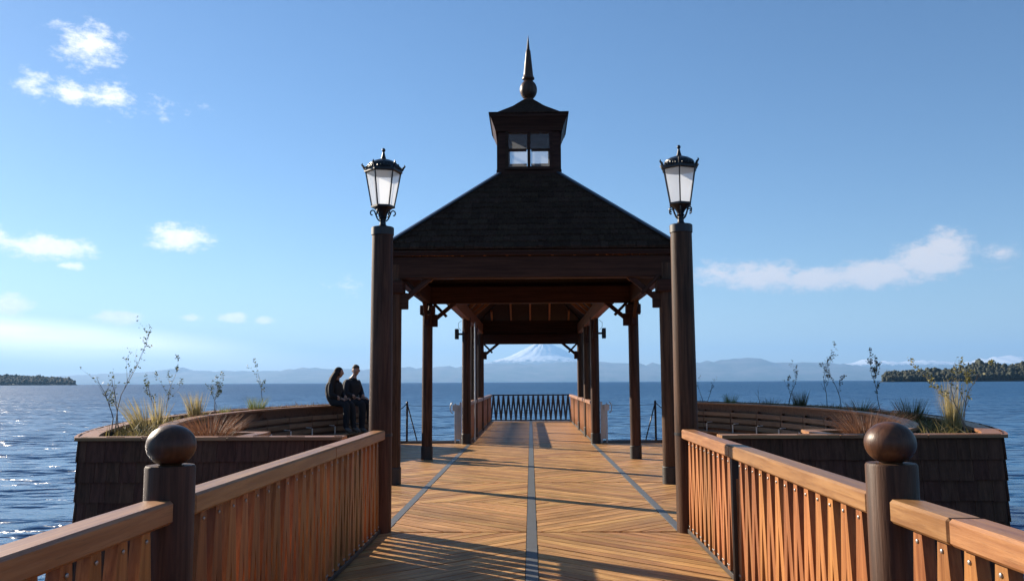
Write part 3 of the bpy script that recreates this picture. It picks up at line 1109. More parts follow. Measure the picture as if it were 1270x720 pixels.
# flared cornice, cap roof, finial
c = MB()
n = 0
for (h, z) in ((.585, 6.20), (.615, 6.20), (.635, 6.27), (.70, 6.44), (.715, 6.45), (.715, 6.50), (.585, 6.50)):
    for dx, dy in ((-1, -1), (1, -1), (1, 1), (-1, 1)):
        c.v.append((dx * h, YC + dy * h, z))
for r_ in range(7):
    r2 = (r_ + 1) % 7
    for k in range(4):
        k2 = (k + 1) % 4
        c.f.append((r_ * 4 + k, r_ * 4 + k2, r2 * 4 + k2, r2 * 4 + k))
c.build('cornice', M_beam, cup)
c = MB()
for (h, z) in ((.735, 6.503), (.735, 6.525), (.60, 6.56), (.30, 6.78), (.10, 6.97), (.03, 7.0)):
    for dx, dy in ((-1, -1), (1, -1), (1, 1), (-1, 1)):
        c.v.append((dx * h, YC + dy * h, z))
for r_ in range(5):
    for k in range(4):
        k2 = (k + 1) % 4
        c.f.append((r_ * 4 + k, r_ * 4 + k2, (r_ + 1) * 4 + k2, (r_ + 1) * 4 + k))
c.f.append((3, 2, 1, 0))
c.f.append((20, 21, 22, 23))
c.build('cap_roof', M_roof, cup)
c = MB()
prof = [(.11, 6.95), (.115, 6.985)]
for i in range(0, 13):
    a = -1.05 + 2.15 * i / 12
    prof.append((.168 * math.cos(a), 7.19 + .20 * math.sin(a)))
prof += [(.098, 7.39), (.118, 7.405), (.118, 7.43), (.102, 7.445), (.092, 7.50), (.052, 7.90), (.044, 7.97), (.030, 8.0), (.012, 8.2), (.002, 8.285)]
c.lathe(prof, (0, YC, 0), 24)
c.build('spire', M_ball, cup, True, R(40))

# ------------------------------------------------------------------ covered jetty roof behind the pavilion
gal = empty('jetty_shelter', (0, 23, 0))
tag(gal, 'long roofed shelter on round posts running out over the jetty', 'shelter')
GX = 1.69
for y in (22.4, 25.35, 28.7):
    for s in (-1, 1):
        post(s * GX, y, 3.3, gal, r=.118)
        if y > 28:
            knee(s * GX, y, -s, 0, gal, zb=2.86)
for s in (-1, 1):
    beam('plate_beam', (s * (GX - .02), 18.15, 3.39), (s * (GX - .02), 29.15, 3.39), .15, .33, M_plate, gal)
    for y in (22.4, 25.35):
        knee(s * GX, y, 0, 1, gal, zb=3.22, cross=False)
        knee(s * GX, y, 0, -1, gal, zb=3.22, cross=False)
beam('tie_beam', (-1.85, 28.7, 3.04), (1.85, 28.7, 3.04), .16, .33, M_beam, gal)
RX, RZ = 2.02, 3.36
RIDGE = 5.05
slope = (RIDGE - RZ) / RX
for s in (-1, 1):
    rp = MB()
    n = len(rp.v)
    pp = [(s * RX, RZ), (0, RIDGE), (0, RIDGE - .05), (s * RX, RZ - .05)]
    for y in (18.3, 29.3):
        rp.v += [(a, y if (y < 20 or a) else 26.75, b_ + .16) for a, b_ in pp]
    rp.f = [(0, 1, 5, 4), (1, 2, 6, 5), (2, 3, 7, 6), (3, 0, 4, 7), (3, 2, 1, 0), (4, 5, 6, 7)]
    ro = rp.build('roof_slope', M_lining, gal)
    for k in range(13):
        x0, x1 = RX * (1 - k / 13) + .02, max(0, RX * (1 - (k + 1.2) / 13))
        z0_, z1_ = RIDGE - slope * x0 + .16, RIDGE - slope * x1 + .16
        cc = MB()
        vs = [(s * x0, z0_ + .035), (s * x1, z1_ + .008), (s * x1, z1_ + .003), (s * x0, z0_ + .006)]
        for y in (18.28, 29.34):
            cc.v += [(a, y if y < 20 else 26.75 + (29.34 - 26.75) * abs(a) / RX, b_) for a, b_ in vs]
        cc.f = [(0, 1, 5, 4), (1, 2, 6, 5), (2, 3, 7, 6), (3, 0, 4, 7), (3, 2, 1, 0), (4, 5, 6, 7)]
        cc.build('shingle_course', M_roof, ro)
    for k in range(9):
        y = 18.7 + k * 1.22
        if y > 26.7: continue
        beam('rafter', (s * 1.95, y, RIDGE - slope * 1.95 + .055), (s * .03, y, RIDGE - slope * .03 + .055), .06, .10, M_rafter, gal, bevel=.004)
beam('ridge_board', (0, 18.2, RIDGE - .02), (0, 26.75, RIDGE - .02), .05, .2, M_beam, gal)
gb = MB()
HY = 26.7
ez = RIDGE - slope * 1.98 + .10
gb.v = [(-1.98, 29.25, ez), (1.98, 29.25, ez), (0, HY, RIDGE + .10), (-1.98, 29.25, ez - .03), (1.98, 29.25, ez - .03), (0, HY, RIDGE + .07)]
gb.f = [(0, 1, 2), (5, 4, 3), (0, 3, 4, 1), (1, 4, 5, 2), (2, 5, 3, 0)]
gb.build('hip_end', M_lining, gal)
for x in (-1.3, -.65, 0, .65, 1.3):
    q = 1 - abs(x) / 1.98
    beam('rafter', (x, 29.15, ez - .08), (x, 29.15 - (29.15 - HY) * q, ez - .08 + (RIDGE + .1 - ez) * q), .06, .09, M_rafter, gal, bevel=.004)
for k in range(12):
    u0_, u1_ = k / 12, min(1, (k + 1.2) / 12)
    cc = MB()
    pa = [(-2.04 * (1 - u0_), 29.36 - (29.36 - 26.75) * u0_, 3.55 + (RIDGE + .2 - 3.55) * u0_), (2.04 * (1 - u0_), 29.36 - (29.36 - 26.75) * u0_, 3.55 + (RIDGE + .2 - 3.55) * u0_),
          (2.04 * (1 - u1_), 29.36 - (29.36 - 26.75) * u1_, 3.53 + (RIDGE + .17 - 3.53) * u1_), (-2.04 * (1 - u1_), 29.36 - (29.36 - 26.75) * u1_, 3.53 + (RIDGE + .17 - 3.53) * u1_)]
    cc.v = pa + [(a, b_, c_ - .03) for a, b_, c_ in pa]
    cc.f = [(0, 1, 2, 3), (7, 6, 5, 4), (0, 4, 5, 1), (1, 5, 6, 2), (2, 6, 7, 3), (3, 7, 4, 0)]
    cc.build('shingle_course', M_roof, bpy.data.objects['hip_end'])
gw = MB()
gw.box((0, 28.7, 3.43), (3.2, .06, .48))
gw.build('frieze_board', M_beam, gal)

# small fittings on the shelter's first posts
for s in (-1, 1):
    fl = empty('floodlight', (s * 1.81, 22.4, 2.87))
    tag(fl, 'small dark box lamp on the outer side of a shelter post, ' + ('above the shaded railing' if s < 0 else 'above the sunlit railing'), 'floodlight', 'box lamps on the shelter posts')
    bx('bracket', (s * 1.85, 22.4, 2.87), (.10, .04, .05), M_iron, fl)
    bx('housing', (s * 1.945, 22.4, 2.87), (.10, .16, .27), M_iron, fl, bevel=.01)
    w_ = MB()
    w_.tube([(s * 1.82, 22.36, 3.22), (s * 1.90, 22.36, 3.16), (s * 1.90, 22.36, 3.04), (s * 1.83, 22.36, 2.96)], [.006] * 4, 5)
    w_.build('cable', M_iron, fl)
cp = MB()
cp.tube([(-1.515, 23.2, .0), (-1.515, 23.2, 3.24)], [.022, .022], 10)
cp.build('conduit', M_galv)
tag(bpy.data.objects['conduit'], 'pale vertical pipe between two posts of the jetty shelter', 'pipe')

# gate stanchions either side of the jetty
for s in (-1, 1):
    g = empty('gate_stanchion', (s * 1.92, 22.6, 0))
    tag(g, 'pale steel gate post with a loop handle beside the ' + ('shaded' if s < 0 else 'sunlit') + ' jetty railing', 'gate post', 'steel gate posts')
    bx('upright', (s * 1.86, 22.6, .54), (.05, .05, 1.08), M_galv, g, bevel=.004)
    bx('upright', (s * 2.0, 22.6, .52), (.04, .05, 1.04), M_galv, g, bevel=.004)
    bx('panel', (s * 1.93, 22.612, .55), (.09, .012, .9), M_galv, g)
    bx('latch_plate', (s * 2.0, 22.56, .93), (.14, .03, .16), M_galv, g, bevel=.004)
    lp = MB()
    pts = []
    for i in range(13):
        a = math.pi * i / 12
        pts.append((s * (2.06 + .07 * math.sin(a)), 22.55, .93 + .14 * math.cos(a)))
    lp.tube(pts, [.014] * 13, 6)
    lp.build('loop_handle', M_galv, g, True)

# cable fence on the lake edge of the deck
for s in (-1, 1):
    g = empty('cable_fence', (s * 3.29, 22.66, 0))
    tag(g, 'thin cable fence with a black stayed post by the ' + ('seated couple' if s < 0 else 'empty bench'), 'fence', 'cable fences on the lake edge')
    mb = MB()
    mb.lathe([(.028, .05), (.028, 1.06), (.034, 1.07), (.020, 1.10), (.002, 1.11)], (s * 3.29, 22.66, 0), 10)
    mb.build('fence_post', M_iron, g, True, R(40))
    mb = MB()
    mb.tube([(s * 3.27, 22.66, .98), (s * 3.02, 22.66, .07)], [.016, .016], 6)
    mb.build('stay', M_iron, g, True)
    for z in (1.0, .72, .45, .25):
        mb = MB()
        pts = [(s * (3.29 - 1.36 * i / 10), 22.66, z - .03 * math.sin(math.pi * i / 10)) for i in range(11)]
        mb.tube(pts, [.005] * 11, 5)
        mb.build('cable', M_iron, g)
    mb = MB()
    pts = [(s * (3.31 + .5 * i / 10), 22.64, 1.03 - .16 * math.sin(math.pi * i / 10)) for i in range(11)]
    mb.tube(pts, [.012] * 11, 5)
    mb.build('chain', M_iron, g)


# ------------------------------------------------------------------ planters with curved benches
def offs(pts, d):
    """polyline moved sideways by d, away from the plaza's axis (+x side)"""
    out = []
    for i, p in enumerate(pts):
        t_ = (pts[min(i + 1, len(pts) - 1)] - pts[max(i - 1, 0)]).normalized()
        out.append(p + Vector((t_.y, -t_.x)) * d)
    return out


SH = {}


def shinglemesh(w, h):
    key = (w, h)
    if key not in SH:
        m_ = MB()
        m_.v = [(-w / 2, 0, 0), (w / 2, 0, 0), (w / 2, 0, h), (-w / 2, 0, h), (-w / 2, -.032, 0), (w / 2, -.032, 0), (w / 2, -.006, h), (-w / 2, -.006, h)]
        m_.f = [(0, 1, 2, 3), (4, 7, 6, 5), (0, 4, 5, 1), (1, 5, 6, 2), (2, 6, 7, 3), (3, 7, 4, 0)]
        SH[key] = m_.mesh('shingle', M_shingle)
    return SH[key]


def prism(mb, la, lb, z0, z1, closed_ends=True):
    """solid between two polylines (world 2D lists) from z0 to z1"""
    n = len(mb.v)
    m_ = len(la)
    for z in (z0, z1):
        for p in la: mb.v.append((p[0], p[1], z))
        for p in lb: mb.v.append((p[0], p[1], z))
    A, B, C_, D_ = n, n + m_, n + 2 * m_, n + 3 * m_
    for i in range(m_ - 1):
        mb.f += [(A + i, B + i, B + i + 1, A + i + 1), (C_ + i, C_ + i + 1, D_ + i + 1, D_ + i),
                 (A + i, A + i + 1, C_ + i + 1, C_ + i), (B + i, D_ + i, D_ + i + 1, B + i + 1)]
    mb.f += [(A, C_, D_, B), (A + m_ - 1, B + m_ - 1, D_ + m_ - 1, C_ + m_ - 1)]


CAPZ = 1.09
for s in (-1, 1):
    k_ = XS[s]
    W2 = lambda pts: [(s * p[0] * k_, p[1]) for p in pts]
    pl = empty('planter', (s * 4.6, 12, 0))
    tag(pl, 'curved shingled planter wall with a seated couple on its cap' if s < 0 else 'curved shingled planter wall with bare saplings and an empty bench', 'planter')
    xc = 4.34 * k_
    fw = bx('front_wall', (s * (1.80 + xc) / 2, 8.225, -.285), (xc - 1.80 - .04, .13, 2.675), M_under, pl)
    # shingles on the front wall, each its own piece
    rs = random.Random(3 + s)
    row = 0
    z = CAPZ - .045 - .185
    while z > -1.45:
        x = 1.80 + (rs.uniform(0, .1))
        x = 1.80
        first = True
        while x < xc - .03:
            w_ = rs.choice((.12, .14, .16, .18))
            if first: w_ = rs.choice((.08, .12, .15)); first = False
            if x + w_ > xc - .05: w_ = round(xc - .012 - x, 3)
            o = link('shingle', shinglemesh(round(w_ - .0025, 3), .235), fw, True, (s * (x + w_ / 2), 8.156 - rs.uniform(0, .003), z + rs.uniform(-.004, .004)))
            x += w_
        z -= .19
        row += 1
    # outer curved wall with its shingle rows joined
    om = MB()
    prism(om, W2(outer), W2(offs(outer, -.10)), -1.62, CAPZ - .034)
    om.build('outer_wall', M_under, pl)
    sh = MB()
    z = CAPZ - .045 - .185
    o1 = [Vector(p) for p in outer]
    ln = [0.0]
    for i in range(1, len(o1)): ln.append(ln[-1] + (o1[i] - o1[i - 1]).length)
    nrm = offs(outer, 1.0)
    def at_arc(a, d):
        i = max(0, min(len(o1) - 2, int(np.searchsorted(ln, a)) - 1))
        u = (a - ln[i]) / (ln[i + 1] - ln[i])
        p = o1[i].lerp(o1[i + 1], u)
        nn = (nrm[i] - o1[i]).lerp(nrm[i + 1] - o1[i + 1], u).normalized()
        return p + nn * d
    while z > -1.45:
        a = 0.0
        while a < ln[-1] - .2:
            w_ = rs.choice((.12, .14, .16, .18))
            p0, p1 = at_arc(a + .003, .0), at_arc(a + w_ - .003, .0)
            q0, q1 = at_arc(a + .003, .026), at_arc(a + w_ - .003, .026)
            r0_, r1_ = at_arc(a + .003, .010), at_arc(a + w_ - .003, .010)
            n = len(sh.v)
            zz = z + rs.uniform(-.006, .006)
            sh.v += [(s * p.x * k_, p.y, zz) for p in (p0, p1, q1, q0)] + [(s * p.x * k_, p.y, zz + .235) for p in (p0, p1, r1_, r0_)]
            sh.f += [(n, n + 1, n + 2, n + 3), (n + 4, n + 7, n + 6, n + 5), (n + 2, n + 6, n + 7, n + 3), (n + 1, n + 5, n + 6, n + 2), (n, n + 3, n + 7, n + 4)]
            a += w_
        z -= .19
    o = sh.build('outer_shingles', M_shingle, pl)
    o['kind'] = 'stuff'
    # inner wall, end wall, little planter box behind the front wall
    im = MB()
    prism(im, W2(offs(inner, .10)), W2(inner), .0, CAPZ - .034)
    im.build('inner_wall', M_inner, pl)
    bx('rear_wall', (s * 3.22 * k_, 8.95, .52), (.86, .08, 1.045), M_inner, pl)
    bx('side_wall', (s * 2.80 * k_, 8.63, .52), (.08, .56, 1.045), M_inner, pl)
    e0, e1 = Vector(W2([inner[-1]])[0]), Vector(W2([outer[-1]])[0])
    beam('end_wall', (e0.x, e0.y, .4), (e1.x, e1.y, .4), .08, 1.28, M_inner, pl)
    sm = MB()
    A = W2(offs(inner, .09))
    B = W2(offs(outer, -.09))
    n = len(A)
    rr = random.Random(9)
    for j in range(5):
        for i in range(n):
            u = j / 4
            sm.v.append((A[i][0] * (1 - u) + B[i][0] * u, A[i][1] * (1 - u) + B[i][1] * u, .95 + rr.uniform(-.025, .03)))
    for j in range(4):
        for i in range(n - 1):
            a = j * n + i
            sm.f.append((a, a + 1, a + n + 1, a + n))
    m0 = len(sm.v)
    sm.v += [(s * 2.8 * k_, 8.29, .95), (A[0][0], 8.29, .95), (B[0][0], 8.29, .945), (A[0][0] + s * .3, 8.95, .945), (s * 2.8 * k_, 8.95, .95)]
    sm.f.append((m0, m0 + 1, m0 + 2, m0 + 3, m0 + 4))
    sm.build('soil', M_soil, pl, True)
    # cap boards, each a piece
    def caps(pa, pb, step=4):
        for i in range(0, len(pa) - 1, step):
            j = min(i + step, len(pa) - 1)
            la, lb = [Vector(p) for p in pa[i:j + 1]], [Vector(p) for p in pb[i:j + 1]]
            for L_ in (la, lb):
                d_ = (L_[1] - L_[0]).normalized()
                L_[0] = L_[0] + d_ * .002
            m_ = MB()
            prism(m_, W2(la), W2(lb), CAPZ - .032 + (i % 8) * .0001, CAPZ + (i % 8) * .0003)
            m_.build('cap_board', M_cap, pl)
    caps(offs(outer, .045), offs(outer, -.17))
    caps(offs(inner, .12), offs(inner, -.055))
    xa = 1.795
    for (a, b_) in ((xa, 2.9), (2.9, 3.72), (3.72, xc + .03)):
        bx('cap_board', (s * (a + b_) / 2, 8.222, CAPZ - .0145), (b_ - a - .003, .235, .032), M_cap, pl, bevel=.004)
    bx('cap_board', (s * 3.22 * k_, 8.95, CAPZ - .0125), (.92, .16, .032), M_cap, pl, bevel=.004)
    bx('cap_board', (s * 2.80 * k_, 8.602, CAPZ - .0135), (.14, .53, .032), M_cap, pl, bevel=.004)

    # bench
    be = empty('curved_bench', (s * 4.4, 15, 0))
    tag(be, 'curved slatted bench under the feet of the seated couple' if s < 0 else 'empty curved slatted bench with pale armrests against the planter wall', 'bench')
    ip = [Vector(p) for p in inner]
    li = [0.0]
    for i in range(1, len(ip)): li.append(li[-1] + (ip[i] - ip[i - 1]).length)
    ins = offs(inner, -1.0)
    def ia(a, d):
        i = max(0, min(len(ip) - 2, int(np.searchsorted(li, a)) - 1))
        u = (a - li[i]) / (li[i + 1] - li[i])
        p = ip[i].lerp(ip[i + 1], u)
        nn = (ins[i] - ip[i]).lerp(ins[i + 1] - ip[i + 1], u).normalized()
        q = p + nn * d
        return (s * q.x * k_, q.y)
    start, end = 1.0, li[-1] - .5
    nm = 12
    step = (end - start) / nm
    for k in range(nm):
        a0, a1 = start + k * step + .012, start + (k + 1) * step - .012
        for z in (.56, .70, .84):
            p, q = ia(a0, .075), ia(a1, .075)
            beam('backrest_slat', (p[0], p[1], z), (q[0], q[1], z), .03, .095, M_bench, be, bevel=.004)
        for d_ in (.15, .27, .39):
            p, q = ia(a0, d_), ia(a1, d_)
            beam('seat_slat', (p[0], p[1], .44), (q[0], q[1], .44), .105, .035, M_bench, be, bevel=.004)
        for a in (start + k * step,):
            p, q = ia(a, .022), ia(a, .44)
            beam('seat_support', (p[0], p[1], .39), (q[0], q[1], .39), .05, .06, M_inner, be)
            p = ia(a, .38)
            bx('leg', (p[0], p[1], .18), (.06, .06, .36), M_inner, be)
            p = ia(a, .041)
            bx('back_post', (p[0], p[1], .68), (.05, .05, .5), M_inner, be, rot=(0, 0, .3))
        p0, p1, p2, p3 = ia(a0 + step * .5, .36), ia(a0 + step * .5, .36), ia(a0 + step * .5, .33), ia(a0 + step * .5, .09)
        am = MB()
        am.bar((p0[0], p0[1], .458), (p1[0], p1[1], .64), .05, .012, up=(s, 0, 0))
        p3 = ia(a0 + step * .5, .22)
        am.bar((p2[0], p2[1], .655), (p3[0], p3[1], .66), .05, .012)
        am.build('armrest', M_alu, be)


# ------------------------------------------------------------------ plants
def sapling(x, y, h, seed, label, stems=2, leaf=M_leaf, bark=M_twig, leafy=1.0, lean=(0, 0), spread=.45, r=.008, z0=.94):
    rnd = random.Random(seed)
    root = empty('sapling', (x, y, z0))
    tag(root, label, 'sapling', 'young trees in the planters')
    st, lf = MB(), MB()

    def leafat(p, sz):
        a = Vector((rnd.uniform(-1, 1), rnd.uniform(-1, 1), rnd.uniform(-.3, 1))).normalized() * sz
        b_ = a.cross(Vector((rnd.uniform(-1, 1), rnd.uniform(-1, 1), rnd.uniform(-1, 1)))).normalized() * sz * .3
        lf.quad(p, p + a * .5 + b_, p + a, p + a * .5 - b_)

    def grow(p, d, L, rad, lev):
        n_ = max(3, int(L / .07))
        pts, rads = [p], [rad]
        for i in range(n_):
            d = (d + Vector((rnd.gauss(0, .13), rnd.gauss(0, .13), .06 + rnd.gauss(0, .06)))).normalized()
            p = p + d * L / n_
            pts.append(p)
            rads.append(rad * (1 - .75 * (i + 1) / n_))
            if lev > 0 or i > n_ * .35:
                if rnd.random() < (.75 if lev == 0 else .45) and lev < 3:
                    dd = (d + Vector((rnd.uniform(-1, 1), rnd.uniform(-1, 1), rnd.uniform(-.1, .5))) * spread * 1.6).normalized()
                    grow(p, dd, L * rnd.uniform(.22, .42), rads[-1] * .7, lev + 1)
            if lev >= 1 or i > n_ * .6:
                for _ in range(int(rnd.random() * 3.4 * leafy)):
                    leafat(p + Vector((rnd.gauss(0, .012), rnd.gauss(0, .012), rnd.gauss(0, .012))), rnd.uniform(.018, .040))
        st.tube(pts, rads, 4, cap=False)

    for k in range(stems):
        d = Vector((lean[0] + rnd.uniform(-.25, .25), lean[1] + rnd.uniform(-.2, .2), 1)).normalized()
        grow(Vector((x + rnd.uniform(-.05, .05), y + rnd.uniform(-.05, .05), z0)), d, h * (1.0 if k == 0 else rnd.uniform(.6, .9)), r, 0)
    st.build('stem', bark, root)
    if lf.f: lf.build('foliage', leaf, root)


def tuft(x, y, h, rad, seed, label, mat, n=240, lean=(0, 0), spread=.5, z0=.93, w=.005, name='grass_tuft', cat='grass'):
    rnd = random.Random(seed)
    mb = MB()
    for k in range(n):
        a = rnd.uniform(0, 2 * math.pi)
        q = rad * math.sqrt(rnd.random())
        p = Vector((x + q * .5 * math.cos(a), y + q * .5 * math.sin(a), z0))
        L = h * rnd.uniform(.55, 1.08)
        d = Vector((math.cos(a) * spread * q / rad + lean[0] * .4 + rnd.gauss(0, .08), math.sin(a) * spread * q / rad + lean[1] * .4 + rnd.gauss(0, .08), 1)).normalized()
        bend = Vector((math.cos(a) * spread * .5 + lean[0], math.sin(a) * spread * .5 + lean[1], -.35 * spread)) * .5
        side = Vector((rnd.uniform(-1, 1), rnd.uniform(-1, 1), 0)).normalized() * w * rnd.uniform(.6, 1.2)
        pr = None
        for i in range(5):
            u = i / 4
            c = p + d * L * u + bend * L * u * u
            ww = side * (1 - u * .85)
            cur = (c - ww, c + ww)
            if pr: mb.quad(pr[0], pr[1], cur[1], cur[0])
            pr = cur
    o = mb.build(name, mat)
    tag(o, label, cat, 'grasses in the planters')
    return o


# left planter
sapling(-4.70, 9.55, 1.05, 21, 'tall sparse sapling on two thin stems at the outer corner of the couple\'s planter', 3, leafy=.9, lean=(.12, 0))
tuft(-4.66, 10.2, .52, .11, 22, 'feathery straw-coloured grass leaning over beside the tall sparse sapling', M_straw, 190, lean=(-.45, .1), spread=.22)
tuft(-4.55, 9.75, .30, .20, 23, 'low olive clump at the foot of the feathery leaning grass', M_olive, 120, spread=.9)
sapling(-5.20, 11.9, .80, 24, 'pale thin sapling just past the feathery leaning grass', 2, leaf=M_leaf, bark=M_twigp, leafy=1.2)
tuft(-5.05, 11.5, .55, .10, 25, 'upright pale grass around the stem of the pale thin sapling', M_straw, 110, spread=.25)
tuft(-5.55, 14.06, .56, .12, 26, 'upright straw-tipped grass standing alone midway along the couple\'s planter', M_straw, 300, lean=(-.12, 0), spread=.25)
tuft(-5.22, 12.9, .22, .30, 27, 'low yellow-green ground plants between the pale sapling and the upright straw-tipped grass', M_green, 160, spread=.8)
sapling(-5.61, 15.14, .68, 28, 'short bushy-topped forked sapling past the upright straw-tipped grass', 2, leafy=2.0, lean=(-.1, 0), spread=.5)
tuft(-5.52, 15.3, .30, .07, 29, 'small green grass at the foot of the short forked sapling', M_green, 90, spread=.3)
tuft(-5.54, 17.14, .45, .16, 30, 'yellow-green grass clump near the slim leaning sapling by the couple', M_green, 240, lean=(.05, 0), spread=.4)
sapling(-5.46, 17.52, .88, 31, 'slim single-stemmed sapling leaning, the one closest to the seated couple', 1, leafy=1.8, lean=(-.22, 0))
tuft(-5.4, 16.5, .26, .25, 32, 'reddish dry ground plants before the slim leaning sapling', M_rust, 150, spread=.9)
tuft(-5.23, 18.65, .30, .22, 33, 'reddish rounded dry shrub between the slim sapling and the seated woman', M_rust, 220, spread=1.0, name='dry_shrub', cat='shrub')
tuft(-3.27, 8.65, .46, .22, 34, 'reddish dry grass in the small planter box behind the shaded shingle wall', M_rust, 800, spread=.75, w=.003)
sapling(-4.10, 21.3, .80, 45, 'thin bare twig rising behind the seated man', 1, leafy=.3, lean=(.35, 0))
# right planter
sapling(4.70, 9.25, .88, 35, 'pale sapling with yellowing top at the outer corner of the empty-bench planter', 3, leaf=M_leafy, bark=M_twigp, leafy=1.6, spread=.6)
tuft(4.60, 9.45, .66, .11, 36, 'bright straw-yellow upright grass beside the pale yellowing sapling', M_straw, 260, spread=.11, w=.004)
tuft(4.75, 9.6, .22, .3, 37, 'low dark ground cover at the foot of the bright straw-yellow grass', M_olive, 260, spread=1.1)
tuft(5.38, 12.2, .44, .20, 38, 'dark olive upright grass between the straw-yellow grass and the dark sapling', M_olive, 320, spread=.35)
sapling(5.58, 13.6, .85, 39, 'dark leafy single-stemmed sapling halfway along the empty-bench planter', 1, leaf=M_leafd, leafy=3.2, spread=.45)
tuft(5.74, 15.0, .42, .18, 40, 'dark bushy grass between the dark leafy sapling and the twin saplings', M_olive, 260, spread=.7)
sapling(5.72, 15.75, .95, 41, 'leafier of two neighbouring saplings, the one beside the dark bushy grass', 1, leaf=M_leafd, leafy=1.8, lean=(.15, 0))
sapling(5.70, 16.5, .98, 42, 'slimmer of two neighbouring saplings, leaning towards the jetty shelter', 1, leaf=M_leafd, leafy=1.3, lean=(-.2, 0))
tuft(5.54, 17.7, .50, .14, 43, 'upright olive grass beside the slim sapling with curled top', M_olive, 260, spread=.25)
sapling(5.42, 18.2, .94, 44, 'slim sapling with small dark leaves beside the upright olive grass', 2, leaf=M_leafd, leafy=1.5, spread=.35)
tuft(5.28, 18.9, .34, .18, 46, 'short olive grass clump past the slim small-leaved sapling', M_olive, 200, spread=.5)
sapling(5.18, 19.3, .52, 47, 'tiny bare twig past the short olive grass clump', 1, leafy=.15)
tuft(4.74, 20.4, .40, .14, 48, 'green grass clump near the lake end of the empty-bench planter', M_green, 220, spread=.35)
sapling(4.33, 21.2, .72, 49, 'small twisted sapling at the lake end of the empty-bench planter', 2, leaf=M_leafd, leafy=.8)
tuft(3.36, 8.66, .48, .22, 50, 'reddish dry grass in the small planter box behind the sunlit railing', M_rust, 800, spread=.75, w=.003)


def cover(s, seed, label):
    rnd = random.Random(seed)
    mb = MB()
    A, B = offs(inner, .12), offs(outer, -.2)
    for k in range(2600):
        i = rnd.randrange(len(A) - 1)
        u, v = rnd.random(), rnd.random()
        p = A[i].lerp(A[i + 1], u).lerp(B[i].lerp(B[i + 1], u), v)
        if mnoise.noise(Vector((p.x * 1.7, p.y * 1.7, seed))) < -.1: continue
        b0 = Vector((s * p.x * XS[s], p.y, .94))
        d = Vector((rnd.gauss(0, .6), rnd.gauss(0, .6), 1)).normalized() * rnd.uniform(.08, .30)
        sd = Vector((rnd.uniform(-1, 1), rnd.uniform(-1, 1), 0)).normalized() * .006
        mid = b0 + d * .6
        tip = b0 + d + Vector((d.x, d.y, -.02)) * .5
        mb.quad(b0 - sd, b0 + sd, mid + sd * .8, mid - sd * .8)
        mb.quad(mid - sd * .8, mid + sd * .8, tip)
    o = mb.build('ground_cover', M_litter)
    tag(o, label, 'ground cover', kind='stuff')


M_litter = leafmat('dry ground cover', (.12, .075, .035), (.22, .19, .06), .35)
cover(-1, 5, 'low dry ground cover in the couple\'s planter')
cover(1, 6, 'low dry ground cover in the empty-bench planter')

# ------------------------------------------------------------------ the couple on the planter wall
def cloth(name, c, rough=.85):
    return plain(name, c, rough, 0, .3, 25, .4)


M_skin = plain('skin', (.42, .24, .17), .55, 0, .1, 20, .05)
M_coat = cloth('black jacket', (.009, .009, .011))
M_jack = cloth('dark navy jacket', (.010, .012, .017))
M_jean = cloth('dark trousers', (.009, .010, .014))
M_shoe = cloth('grey shoes', (.11, .105, .10))
M_hair = plain('dark brown hair', (.022, .013, .009), .85, 0, .4, 60, .6)
M_hair2 = plain('brown hair', (.06, .038, .024), .8, 0, .4, 60, .6)


